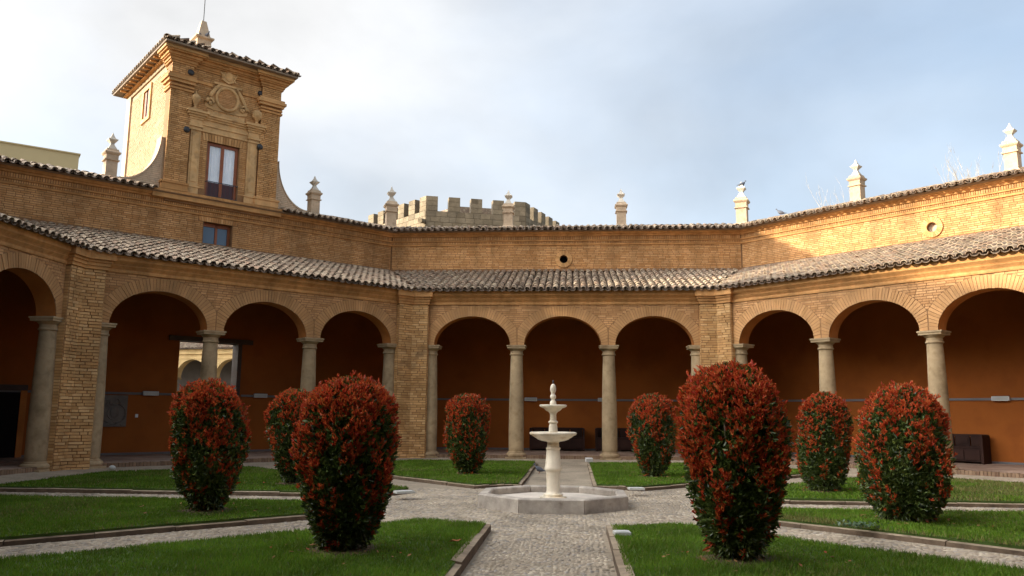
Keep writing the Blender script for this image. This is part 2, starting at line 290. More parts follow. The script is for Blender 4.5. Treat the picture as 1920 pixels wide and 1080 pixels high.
# ------------------------------------------------------------------ ground, paths, lawns
gr = MB().add([(-400, -400, -.16), (400, -400, -.16), (400, 400, -.16), (-400, 400, -.16)], [(0, 1, 2, 3)]).build('ground', 'ground', kind='structure')
def octo(a): return [(a/math.cos(PI/8)*math.cos(PI/8+i*PI/4), a/math.cos(PI/8)*math.sin(PI/8+i*PI/4)) for i in range(8)]
pv = octo(A-.1)
path = MB().add([(x, y, ZG) for x, y in pv], [tuple(range(8))]).build('courtyard_path', 'path', kind='structure')
HW, RI, AO = .66, 2.85, 9.45           # half width of a path, inner radius and outer apothem of the lawns
def lawn_outline(i, ins=0.0):
    """Lawn i between the paths at 45*i and 45*(i+1) degrees, counter-clockwise; ins shrinks it."""
    a0, a1 = i*PI/4, (i+1)*PI/4; hw = HW+ins; ri = RI+ins; ao = AO-ins; pts = []
    d0 = Vector((math.cos(a0), math.sin(a0))); n0 = Vector((-d0.y, d0.x)); d1 = Vector((math.cos(a1), math.sin(a1))); n1_ = Vector((-d1.y, d1.x))
    s = math.sqrt(ri*ri-hw*hw)
    pts.append(d0*s+n0*hw); pts.append(d0*ao+n0*hw)
    m = (a0+a1)/2; pts.append(Vector((math.cos(m), math.sin(m)))*(ao/math.cos(PI/8)))
    pts.append(d1*ao-n1_*hw); pts.append(d1*s-n1_*hw)
    b0 = math.atan2(pts[-1].y, pts[-1].x); b1 = math.atan2(pts[0].y, pts[0].x)
    while b1 > b0: b1 -= 2*PI
    for j in range(1, 6):
        t = b0+(b1-b0)*j/6; pts.append(Vector((math.cos(t), math.sin(t)))*ri)
    return pts
def inside(P, pts):
    x, y = P[:, 0], P[:, 1]; r = np.zeros(len(P), bool)
    for i in range(len(pts)):
        (x0, y0), (x1, y1) = pts[i], pts[(i+1) % len(pts)]
        c = ((y0 > y) != (y1 > y)) & (x < (x1-x0)*(y-y0)/((y1-y0) if y1 != y0 else 1e-9)+x0); r ^= c
    return r
def vnoise(P, s, seed=0):             # smooth value noise, 2d
    r = np.random.default_rng(seed).random((64, 64)); q = P[:, :2]*s+100; i = np.floor(q).astype(int); f = q-i; f = f*f*(3-2*f)
    g = lambda a, b: r[(i[:, 0]+a) % 64, (i[:, 1]+b) % 64]
    return (g(0, 0)*(1-f[:, 0])+g(1, 0)*f[:, 0])*(1-f[:, 1])+(g(0, 1)*(1-f[:, 0])+g(1, 1)*f[:, 0])*f[:, 1]
BUSH = {5: (-1.84, -4.80), 4: (-4.36, -2.12), 3: (-4.66, 1.98), 2: (-1.90, 4.75), 1: (1.93, 4.70), 0: (4.52, 1.98), 7: (4.33, -1.89), 6: (1.74, -4.86)}
def lawn_z(P): return .004+.035*vnoise(P, .9, 3)-.01
for i in range(8):
    out = lawn_outline(i, .06); b = MB()
    c = sum(out, Vector((0, 0)))/len(out)
    lw = MB().add([(p.x, p.y, -.012) for p in out]+[(p.x, p.y, ZG-.03) for p in out], [tuple(range(len(out)))]+[(j, j+len(out), (j+1) % len(out)+len(out), (j+1) % len(out)) for j in range(len(out))]).build('lawn', 'earth', kind='structure')
    # kerb stones along the edges
    o2 = lawn_outline(i, 0); n = len(o2)
    for j in range(n):
        if j in (1, 2) and True: continue      # no kerb on the outer edge: grass runs out into gravel
        p, q = o2[j], o2[(j+1) % n]; pi, qi = out[j], out[(j+1) % n]
        d = (q-p); ln = d.length; m = max(1, int(round(ln/.85)))
        for s in range(m):
            t0, t1 = s/m+.004/ln, (s+1)/m-.004/ln; h = random.uniform(-.012, .016); w = random.uniform(-.008, .008)
            nn = (pi-p).normalized()*w; e = [p.lerp(q, t0)+nn, p.lerp(q, t1)+nn, pi.lerp(qi, t1), pi.lerp(qi, t0)]
            th = random.uniform(-.006, .006); fr_ = (i == 5 and j == 3) or (i == 6 and j == 0); lift = .03 if fr_ else 0
            if fr_: g_ = (pi-p).normalized()*.06; e[2] = e[2]+g_; e[3] = e[3]+g_
            ko = MB().add([(v.x, v.y, ZG-.02) for v in e]+[(e[0].x, e[0].y, -.046+h*.7+lift), (e[1].x, e[1].y, -.046+h*.7+th+lift), (e[2].x, e[2].y, -.036+h*.7+th+lift), (e[3].x, e[3].y, -.036+h*.7+lift)],
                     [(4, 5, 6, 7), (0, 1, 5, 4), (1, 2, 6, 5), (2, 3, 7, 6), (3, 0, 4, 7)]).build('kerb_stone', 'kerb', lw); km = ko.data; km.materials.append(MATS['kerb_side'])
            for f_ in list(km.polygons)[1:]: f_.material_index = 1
    # grass blades
    near = i in (5, 6); mid = i in (4, 7)
    dens = 5200 if near else 3400 if mid else 1500
    bb = np.array([(p.x, p.y) for p in out]); lo, hi = bb.min(0), bb.max(0)
    P = lo+(hi-lo)*rng.random((int(dens*np.prod(hi-lo)), 2))
    edge = lawn_outline(i, .03); P = P[inside(P, [(p.x, p.y) for p in edge])]
    px, py, dd = pix(np.c_[P, np.zeros(len(P))]); P = P[(dd > .5) & (px > -150) & (px < 2070) & (py < 1200)]
    bx, by = BUSH[i]; db = np.hypot(P[:, 0]-bx, P[:, 1]-by)
    P = P[(db > .30) | (rng.random(len(P)) < (db/.30)**3*.5)]
    n = len(P); hgt = (.018+.024*rng.random(n))*(.6+.8*vnoise(P, 1.7, 5)+.25*vnoise(P, 6, 6)); w = (.0035 if near else .005 if mid else .008)*(1+.5*rng.random(n))
    if not (near or mid): hgt *= 1.15
    z0 = -.014+0*hgt
    a = rng.random(n)*2*PI; lean = hgt*(.25+.5*rng.random(n)); la = rng.random(n)*2*PI
    V = np.empty((n, 3, 3)); V[:, 0, 0] = P[:, 0]-w*np.cos(a); V[:, 0, 1] = P[:, 1]-w*np.sin(a); V[:, 1, 0] = P[:, 0]+w*np.cos(a); V[:, 1, 1] = P[:, 1]+w*np.sin(a)
    V[:, 0, 2] = V[:, 1, 2] = z0; V[:, 2, 0] = P[:, 0]+lean*np.cos(la); V[:, 2, 1] = P[:, 1]+lean*np.sin(la); V[:, 2, 2] = z0+hgt
    dry = .05+.30*np.clip((vnoise(P, 1.1, 8)-.55)*4, 0, 1)*np.clip(vnoise(P, 3.1, 18)*1.6-.3, 0, 1)
    if i == 7:
        e0 = Vector((math.cos(7*PI/4), math.sin(7*PI/4))); sd_ = np.abs(-P[:, 0]*e0.y+P[:, 1]*e0.x); dry = np.maximum(dry, np.clip(1.5-(sd_-HW)/.35-1.1*vnoise(P, 1.6, 9), 0, .85))
    if i == 0: dry = np.maximum(dry, .75*np.clip((vnoise(P, .8, 12)-.45)*4, 0, 1)*(P[:, 0] > 5))
    if i in (4, 3): dry = np.maximum(dry, .35*np.clip((vnoise(P, .9, 14)-.5)*4, 0, 1))
    isd = rng.random(n) < dry
    for sel, mt, nm in ((~isd, 'grass_blade', 'grass'), (isd, 'grass_dry', 'dry_grass')):
        k = int(sel.sum())
        if k: link(nm, npmesh(nm, V[sel].reshape(-1, 3), np.arange(3*k).reshape(-1, 3), mt), None, kind='stuff', label='short mown green grass on the courtyard lawns' if nm == 'grass' else 'yellowed dry grass among the green lawn', category='grass')
    # bare soil round the shrub
    ring = [(bx+(.36+.09*math.sin(3*t+i)+random.uniform(-.03, .03))*math.cos(t), by+(.36+.09*math.sin(2*t+i))*math.sin(t)) for t in [2*PI*j/20 for j in range(20)]]
    MB().add([(x, y, -.006) for x, y in ring]+[(bx, by, .02)], [(j, (j+1) % 20, 20) for j in range(20)]).build('soil_patch', 'soil', smooth=True, kind='structure')

b = MB(); o1, o2 = octo(9.3), octo(A-.08)
b.add([(x, y, ZG+.006) for x, y in o1]+[(x, y, .015) for x, y in o2], [(i, (i+1) % 8, 8+(i+1) % 8, 8+i) for i in range(8)]).build('gravel_margin', 'path', kind='structure')
# pebbles set in the paths
cell = .052
gx = np.arange(-9.6, 9.6, cell); gy = np.arange(-8.6, 4.5, cell*1.25)
P = np.stack(np.meshgrid(gx, gy), -1).reshape(-1, 2); P = P+(rng.random(P.shape)-.5)*cell*.75
px, py, dd = pix(np.c_[P, np.full(len(P), ZG)])
keep = (px > -30) & (px < 1950) & (py < 1110) & (dd < 14.5) & (np.hypot(P[:, 0], P[:, 1]) > 1.12)
for i in range(8): keep &= ~inside(P, [(p.x, p.y) for p in lawn_outline(i, -.03)])
P = P[keep]; n = len(P)
hx = [(math.cos(2*PI*j/6), math.sin(2*PI*j/6)) for j in range(6)]
PT = np.array([(x, y, -.3) for x, y in hx]+[(x*.78, y*.78, .55) for x, y in hx]+[(0, 0, .85)])
PF = [(j, (j+1) % 6, 6+(j+1) % 6) for j in range(6)]+[(j, 6+(j+1) % 6, 6+j) for j in range(6)]+[(6+j, 6+(j+1) % 6, 12) for j in range(6)]
band = vnoise(P, .7, 21)                       # the set changes direction from bay to bay
ang = np.where(band > .5, .1, 1.2)+rng.normal(0, .35, n)
sx = .032*(.75+.6*rng.random(n)); sy = .018*(.75+.6*rng.random(n)); sz = .009*(.6+.9*rng.random(n))
dcam = np.hypot(P[:, 0]-CAM[0], P[:, 1]-CAM[1]); order = np.argsort(dcam)
pm = MB(); pm.v = [tuple(v) for v in PT]; pm.f = PF; pme = pm.mesh('pebble', 'pebble', True)
for i in order[:300]: link('pebble', pme, path, TRS((P[i, 0], P[i, 1], ZG), (0, 0, ang[i]), (sx[i], sy[i], sz[i])))
r_ = order[300:]; c_, s_ = np.cos(ang[r_]), np.sin(ang[r_])
Q = PT[None]*np.stack([sx[r_], sy[r_], sz[r_]], 1)[:, None]
V = np.stack([Q[..., 0]*c_[:, None]-Q[..., 1]*s_[:, None]+P[r_, 0][:, None], Q[..., 0]*s_[:, None]+Q[..., 1]*c_[:, None]+P[r_, 1][:, None], Q[..., 2]+ZG], -1).reshape(-1, 3)
F = (np.array(PF)[None]+13*np.arange(len(r_))[:, None, None]).reshape(-1, 3)
link('pebbles', npmesh('pebbles', V, F, 'pebble', True), path, kind='stuff')

# ------------------------------------------------------------------ gallery floor ring
b = MB(); o1, o2 = octo(A-.10), octo(AW+.3)
b.add([(x, y, ZF) for x, y in o1]+[(x, y, ZF) for x, y in o2]+[(x, y, ZG-.05) for x, y in o1], [(i, (i+1) % 8, 8+(i+1) % 8, 8+i) for i in range(8)]+[(i, 16+i, 16+(i+1) % 8, (i+1) % 8) for i in range(8)])
fl = b.build('gallery_floor', 'floor_tile', kind='structure')
mats = []
for k in (-1, 0, 1, 2):                       # upright bricks along the edge of the floor
    Rm = Matrix.Rotation(k*PI/4, 4, 'Z'); hs = (A-.2)*T; n = int(2*hs/.075)
    for i in range(n):
        mats.append(Rm @ TRS((-hs+(i+.5)*2*hs/n, A-.145, ZF-.075+random.uniform(-.006, .006)), (0, random.uniform(-.03, .03), 0), (.064, .09, .17)))
lay(fl, fl, *CUBE, mats, 'edging', 'edge_brick', 'edge_bricks', 0)
mats = []
for k in (-1, 0, 1, 2):                       # floor slabs of the gallery
    Rm = Matrix.Rotation(k*PI/4, 4, 'Z')
    for r in range(9):
        a0 = A-.10+r*.385; hs = a0*T
        n = int(2*hs/.39)
        for i in range(n): mats.append(Rm @ TRS((-hs+(i+.5)*2*hs/n, a0+.192, ZF+.001), (0, 0, 0), (2*hs/n-.008, .377, .012)))
lay(fl, fl, *CUBE, mats, 'floor_tile', 'floor_slab', 'floor_slabs', 300)

# ------------------------------------------------------------------ wings of the cloister
def punched(u_end, z0, z1, holes, a0, a1, n=28, back=True):
    """Wall from a0 (front) to a1 with openings; holes: (u0, u1, lo(u), hi(u), round). Ends are mitred at 22.5 degrees when u_end is None."""
    e0, e1 = (a0*T, a1*T) if u_end is None else (u_end, u_end)
    us = [-e0, e0]
    for h in holes:
        m = n if h[4] else 1
        us += [(h[0]+h[1])/2-(h[1]-h[0])/2*math.cos(PI*i/m) for i in range(m+1)]
    us = sorted(set(round(u, 5) for u in us)); b = MB()
    def ub(u): return -e1 if u <= -e0+1e-4 else e1 if u >= e0-1e-4 else u
    def quad(u, v, zs, flip=False):            # zs: (z at u low, z at v low, z at v high, z at u high)
        p = [(u, a0-A, zs[0]), (v, a0-A, zs[1]), (v, a0-A, zs[2]), (u, a0-A, zs[3])]; b.add(p, [(0, 1, 2, 3)])
        if back: b.add([(ub(u), a1-A, zs[0]), (ub(v), a1-A, zs[1]), (ub(v), a1-A, zs[2]), (ub(u), a1-A, zs[3])], [(3, 2, 1, 0)])
    for u, v in zip(us[:-1], us[1:]):
        h = next((h for h in holes if h[0]-1e-4 <= u and v <= h[1]+1e-4), None)
        b.add([(u, a0-A, z1), (v, a0-A, z1), (ub(v), a1-A, z1), (ub(u), a1-A, z1)], [(0, 1, 2, 3)])
        if not h:
            quad(u, v, (z0, z0, z1, z1)); b.add([(u, a0-A, z0), (v, a0-A, z0), (ub(v), a1-A, z0), (ub(u), a1-A, z0)], [(3, 2, 1, 0)]); continue
        hu, hv, lu, lv = h[3](u), h[3](v), h[2](u), h[2](v)
        quad(u, v, (hu, hv, z1, z1)); b.add([(u, a0-A, hu), (v, a0-A, hv), (ub(v), a1-A, hv), (ub(u), a1-A, hu)], [(3, 2, 1, 0)])
        if lu > z0+1e-4 or lv > z0+1e-4:
            quad(u, v, (z0, z0, lv, lu)); b.add([(u, a0-A, lu), (v, a0-A, lv), (ub(v), a1-A, lv), (ub(u), a1-A, lu)], [(0, 1, 2, 3)])
    for h in holes:                             # jambs
        for u in (h[0], h[1]):
            lo, hi = max(h[2](u), z0), h[3](u)
            if hi-lo > 1e-3: b.add([(u, a0-A, lo), (u, a1-A, lo), (u, a1-A, hi), (u, a0-A, hi)], [(0, 1, 2, 3)])
    return b
def arch_hole(c, r): return (c-r, c+r, lambda u: HC-.5, lambda u: HC+RISE*math.sqrt(max(0, 1-((u-c)/r)**2)), True)
def rect_hole(u0, u1, z0, z1): return (u0, u1, lambda u: z0, lambda u: z1, False)
def round_hole(c, zc, r): return (c-r, c+r, lambda u: zc-math.sqrt(max(0, r*r-(u-c)**2)), lambda u: zc+math.sqrt(max(0, r*r-(u-c)**2)), True)
def mitred(prof, lim=None):                     # profile (apothem, z) swept along a wing, mitred at the octagon's corners
    b = MB(); v = []
    for a, z in prof:
        e = a*T if lim is None else lim; v += [(-e, a-A, z), (e, a-A, z)]
    n = len(prof); f = [(2*i, 2*i+1, 2*((i+1) % n)+1, 2*((i+1) % n)) for i in range(n)]
    f += [tuple(2*i for i in range(n))[::-1], tuple(2*i+1 for i in range(n))]
    return b.add(v, f)
# voussoirs of one arch, shared by all arches (arch centred on u = 0)
VOUS = []
def ell(t): return Vector((1.10*math.cos(t), RISE*math.sin(t)))
def elln(t): return Vector((math.cos(t)/1.10, math.sin(t)/RISE)).normalized()
tt = np.linspace(0, PI, 2001); xy = np.c_[1.10*np.cos(tt), RISE*np.sin(tt)]; sl_ = np.r_[0, np.cumsum(np.hypot(*np.diff(xy, axis=0).T))]
NV = 46
for i in range(NV):
    t0, t1 = np.interp([(i+.07)/NV*sl_[-1], (i+.93)/NV*sl_[-1]], sl_, tt)
    pts = []
    for t, d in ((t0, -.002), (t1, -.002), (t1, RING), (t0, RING)):
        p = ell(t)+elln(t)*d; p.x = max(-1.287, min(1.287, p.x)); p.y = max(p.y, .004); pts.append((p.x, p.y))
    cx = sum(p[0] for p in pts)/4; cz = sum(p[1] for p in pts)/4
    m = MB().slab([(x-cx, z-cz) for x, z in pts], -.009, .03); VOUS.append((m, cx, cz))
VM = {}
def vous_mesh(i):
    if i not in VM: VM[i] = VOUS[i][0].mesh('arch_brick', 'brick_arch')
    return VM[i]
def ext_half(z):                                 # half width of the arch with its ring at height z
    z = z-HC; n = 400; best = 0
    if z > RISE+RING: return 0
    t = np.linspace(0, PI/2, n); x = 1.10*np.cos(t)+RING*(np.cos(t)/1.10)/np.hypot(np.cos(t)/1.10, np.sin(t)/RISE); y = RISE*np.sin(t)+RING*(np.sin(t)/RISE)/np.hypot(np.cos(t)/1.10, np.sin(t)/RISE)
    return float(np.interp(z, y, x)) if z >= y[0] else float(x[0])
# roof tile templates
def barrel(r0, r1, ln, th=.014, n=6, up=True):
    v = []; f = []
    for y, r in ((0, r0), (ln, r1)):
        for rr in (r, r-th):
            for i in range(n+1):
                a = PI*i/n; v.append((rr*math.cos(a), y, (rr*math.sin(a)*.92 if up else -rr*math.sin(a)*.8)))
    m = n+1
    for i in range(n):
        f += [(i, i+1, 2*m+i+1, 2*m+i), (m+i+1, m+i, 3*m+i, 3*m+i+1), (i+1, i, m+i, m+i+1)]
    return v, f
COVER = barrel(.081, .068, .44); PAN = barrel(.092, .080, .44, up=False); CAP = barrel(.098, .086, .42)
EAVE_A, EAVE_Z, TOP_Z = AF-.36, 4.715, 5.96
SLOPE = math.atan2(TOP_Z-EAVE_Z, AW-EAVE_A); PITCHT = .200; EXPO = .345
def roof(root, k, detail):
    rf = mitred([(EAVE_A+.19, EAVE_Z-.02), (EAVE_A+.19, EAVE_Z+.02), (AW+.02, TOP_Z-.06), (AW+.02, TOP_Z-.14)]).build('gallery_roof', 'tile_shadow', root)
    # mortar fillet where the roof meets the wall
    mitred([(AW-.20, TOP_Z-.01), (AW-.05, TOP_Z+.075), (AW+.01, TOP_Z+.11), (AW+.01, TOP_Z-.05)]).build('flashing', 'mortar', rf)
    cov, pan = [], []; ncol = int(2*AW*T/PITCHT)
    rows = int((AW-.08-EAVE_A)/math.cos(SLOPE)/EXPO)+1
    for c in range(-ncol//2, ncol//2+1):
        wob = random.uniform(-.008, .008)
        for r in range(rows):
            s = r*EXPO; a = EAVE_A+s*math.cos(SLOPE); z = EAVE_Z+s*math.sin(SLOPE)
            if r == rows-1: pass
            for (lst, off, zz, rise) in ((cov, 0, .040, .018), (pan, .5, .050, .02)):
                u = (c+off)*PITCHT+wob+random.uniform(-.008, .008)
                if abs(u) > (a+.18)*T-.03: continue
                lst.append(TRS((u, a-A+random.uniform(-.018, .018), z+zz+random.uniform(-.004, .006)), (SLOPE-.055+random.uniform(-.02, .02), random.uniform(-.05, .05), random.uniform(-.035, .035))))
    lay(root, rf, *COVER, cov, 'tile', 'roof_tile', 'roof_tiles', 300 if detail else 0, 40)
    lay(root, rf, *PAN, pan, 'tile_pan_shade', 'channel_tile', 'channel_tiles', 0, 40)
    return rf
def coping(root, k, detail, gap=None):
    """Tiled top of the outer wall: eave tiles towards the court, ridge caps, far slope."""
    ea, ez, ra, rz = AW-.52, 7.285, AW+.28, 7.555
    cp = mitred([(ea+.20, ez+.03), (ra, rz-.03), (ra+1.6, rz-.55), (ra+1.6, rz-.75), (AW-.05, ez-.10)]).build('wall_roof', 'tile_shadow', root)
    sl = math.atan2(rz-ez, ra-ea); cov, pan, cap = [], [], []; n = int(2*ra*T/.205)
    for c in range(-n//2, n//2+1):
        for lst, off, zz in ((cov, 0, .03), (pan, .5, .062)):
            for r in range(2):
                u = (c+off)*.205+random.uniform(-.012, .012); a = ea+r*.39
                if abs(u) > (a+.1)*T or (gap and gap[0] < u < gap[1]): continue
                lst.append(TRS((u, a-A+random.uniform(-.02, .02), ez+r*.39*math.tan(sl)+zz+random.uniform(-.006, .006)), (sl-.03+random.uniform(-.03, .03), random.uniform(-.07, .07), random.uniform(-.05, .05))))
    lay(root, cp, *COVER, cov, 'tile', 'roof_tile', 'roof_tiles', 130 if detail else 0, 40)
    lay(root, cp, *PAN, pan, 'tile_pan_shade', 'channel_tile', 'channel_tiles', 0, 40)
    u = -ra*T+.1
    while u < ra*T-.3:
        if not (gap and gap[0]-.2 < u < gap[1]): cap.append(TRS((u, ra-A, rz-.02+random.uniform(-.006, .008)), (0, random.uniform(-.03, .03), -PI/2+random.uniform(-.03, .03)), (1, 1, .8)))
        u += .37
    lay(root, cp, *CAP, cap, 'tile', 'ridge_tile', 'ridge_tiles', 60 if detail else 0, 40)
SHAFT = [(.200, .19), (.214, .23), (.216, .30), (.2155, .9), (.207, 1.5), (.193, 2.1), (.176, 2.7), (.170, 2.86), (.170, 2.93)]
b = MB().lathe(SHAFT, n=28); SHAFT_ME = b.mesh('column', 'stone', 50)
b = MB().lathe([(.185, 2.905), (.198, 2.92), (.198, 2.945), (.180, 2.955), (.176, 3.03), (.195, 3.045), (.225, 3.075), (.235, 3.095)], n=28); b.box(-.255, .255, -.255, .255, 3.095, 3.15); b.box(-.275, .275, -.275, .275, 3.15, HC-.002); CAP_ME = b.mesh('capital', 'stone', 40)
b = MB().box(-.29, .29, -.29, .29, ZG-.02, .045); b.lathe([(.268, .045), (.292, .075), (.292, .115), (.268, .15), (.235, .16), (.232, .19), (.205, .20)], n=28); BASE_ME = b.mesh('base', 'stone', 40)
UP_PROF = [(AW+.02, 6.86), (AW-.045, 6.86), (AW-.055, 6.90), (AW-.055, 6.915), (AW-.03, 6.92), (AW-.03, 6.985), (AW-.085, 6.99), (AW-.095, 7.03), (AW-.07, 7.035), (AW-.07, 7.15), (AW-.13, 7.155), (AW-.15, 7.20), (AW-.20, 7.215), (AW-.24, 7.275), (AW-.24, 7.30), (AW+.02, 7.30)]
LOW_PROF = [(AF+.02, 4.345), (AF-.035, 4.345), (AF-.045, 4.375), (AF-.045, 4.42), (AF-.03, 4.425), (AF-.05, 4.45), (AF-.095, 4.50), (AF-.10, 4.515), (AF-.085, 4.52), (AF-.11, 4.55), (AF-.18, 4.61), (AF-.185, 4.735), (AF+.02, 4.735)]
WING_LABEL = {0: 'ochre brick cloister wing behind the fountain, with small black round window above its roof', 1: 'ochre brick cloister wing below the tower, doorway opening through its orange wall',
              -1: 'ochre brick cloister wing with sunlit upper wall and pale filled-in round window', 2: 'cloister wing with a dark low doorway seen inside its shaded arch, beside broken column base',
              3: 'cloister wing out of sight beside the camera', -2: 'plain cloister wing next to the sunlit wing', -3: 'plain cloister wing diagonally behind the camera', 4: 'cloister wing whose gallery the camera stands in'}
WINGS = {}
def wing(k):
    detail = k in (-1, 0, 1, 2)
    root = thing('cloister_wing', WING_LABEL[k], 'building', wing_root(k), 'wings of the octagonal cloister'); WINGS[k] = root
    arches = ARCH if k != 4 else [(0, 3.7)]
    aw_ = punched(None, HC, 4.66, [arch_hole(*a) for a in arches], AF, AF+.44).build('arcade_wall', 'mortar_warm', root)
    # plastered soffits inside the arches
    for c, r in arches:
        v = []; f = []
        for i in range(33):
            t = PI*i/32; v += [(c+(r-.004)*math.cos(t), AF-A+.012, HC+(RISE-.004)*math.sin(t)), (c+(r-.004)*math.cos(t), AF-A+.445, HC+(RISE-.004)*math.sin(t))]
        for i in range(32): f.append((2*i, 2*i+1, 2*i+3, 2*i+2))
        MB().add(v, f).build('arch_soffit', 'soffit', aw_, True)
    if detail:
        for c, r in ARCH:
            for i in range(NV): link('arch_brick', vous_mesh(i), aw_, TRS((c+VOUS[i][1], AF-A+random.uniform(-.004, .007), HC+VOUS[i][2]), (random.uniform(-.02, .02), random.uniform(-.012, .012), random.uniform(-.02, .02)), (random.uniform(.95, 1.02), 1, random.uniform(.97, 1.01))))
        def spans(z):
            e = ext_half(z)+.012
            if e <= .02: return [(-3.86, 3.86)]
            iv = []; x = -3.86
            for c, _ in ARCH: iv.append((x, c-e)); x = c+e
            return iv+[(x, 3.86)]
        lay(root, aw_, *CUBE, brick_mats(courses(-3.86, 3.86, HC+.02, 4.345, spans), AF-A), 'brick', 'brick', 'bricks', 300)
    mitred(LOW_PROF, 3.93).build('cornice', 'moulding', root)
    for u in ((-3.813, -1.32, 1.32, 3.813) if k != 4 else (-3.813, 3.813)):
        cl = link('column', SHAFT_ME, root, TRS((u, 0, 0))); link('capital', CAP_ME, cl); link('base', BASE_ME, cl)
    # gallery back wall, ceiling, conduit
    holes = [rect_hole(-.95, .86, ZF-.2, 3.20)] if k == 1 else []
    punched(None, ZG, 5.90, holes, AW, AW+.42).build('gallery_wall', 'plaster', root)
    mitred([(AF+.44, 4.62), (AW, 5.55), (AW, 5.60), (AF+.44, 4.67)]).build('gallery_ceiling', 'wood_dark', root)
    if detail:
        segs = [(-5.8, 5.8)] if k != 1 else [(-5.8, -.99), (.90, 5.8)]
        for s in segs: MB().box(s[0], s[1], AW-A-.035, AW-A+.01, 1.675, 1.735).build('conduit', 'rail_grey', root)
        for s in segs: MB().box(s[0], s[1], AW-A-.02, AW-A+.01, ZF, ZF+.06).build('skirting', 'rail_grey', root)
    # upper wall
    uh = []
    if k == 1: uh = [rect_hole(-.50, .34, 6.00, 6.70)]
    if k in (0, -1, 2): uh = [round_hole(0 if k == 0 else .14, 6.38, .135)]
    uw = punched(None, 5.90, 7.30, uh, AW, AW+.42).build('upper_wall', 'mortar', root)
    if detail:
        def spans(z):
            iv = []
            if k == 1 and 6.0 < z < 6.86: return [(-5.85, -.52), (.36, 5.85)] if z < 6.70 else [(-5.85, -.66), (.5, 5.85)]
            if uh and k != 1 and abs(z-6.38) < .285:
                h = math.sqrt(.285**2-(z-6.38)**2); c = 0 if k == 0 else .14; return [(-5.85, c-h), (c+h, 5.85)]
            return [(-5.85, 5.85)]
        lay(root, uw, *CUBE, brick_mats(courses(-5.85, 5.85, 6.0, 6.86, spans, ch=.058), AW-A), 'brick_upper', 'brick', 'bricks', 0)
        mats = []                                  # upright bricks of the two friezes
        for z0, z1, off, w in ((6.922, 6.984, .03, .055), (7.037, 7.149, .07, .060)):
            n = int(2*(AW-off)*T/w)
            for i in range(n): mats.append(TRS(((i+.5-n/2)*w, AW-off-A+.012+random.uniform(-.003, .003), (z0+z1)/2), (0, random.uniform(-.03, .03), 0), (w-.016, .055, z1-z0-.006)))
        lay(root, uw, *CUBE, mats, 'brick_upper', 'frieze_brick', 'frieze_bricks', 0)
        for z0, z1, off in ((6.921, 6.984, .03), (7.036, 7.149, .07)): mitred([(AW-off-.002, z0), (AW-off-.002, z1), (AW, z1), (AW, z0)]).build('frieze_joint', 'mortar', uw)
        if uh and k != 1:
            c = 0 if k == 0 else .14; oc = MB()
            ring = MB()
            for i in range(26):
                a0, a1 = 2*PI*(i+.06)/26, 2*PI*(i+.94)/26
                MB().slab([(c+r*math.cos(a), 6.38+r*math.sin(a)) for r, a in ((.137, a0), (.137, a1), (.285, a1), (.285, a0))][::-1], AW-A-.045, AW-A+.03).build('oculus_brick', 'brick_tower', uw)
            MB().lathe([(.15, 0), (.15, .02)], n=24).build('oculus_pane', 'door_dark' if k == 0 else 'brick_pale', uw, False).matrix_basis = TRS((c, AW-A+(.26 if k == 0 else .13), 6.38), (PI/2, 0, 0))
    mitred(UP_PROF).build('upper_cornice', 'moulding', uw)
    roof(root, k, detail); coping(root, k, detail, (-2.0, 1.78) if k == 1 else None)
    return root
for k in (0, 1, -1, 2, 3, -2, -3, 4): wing(k)

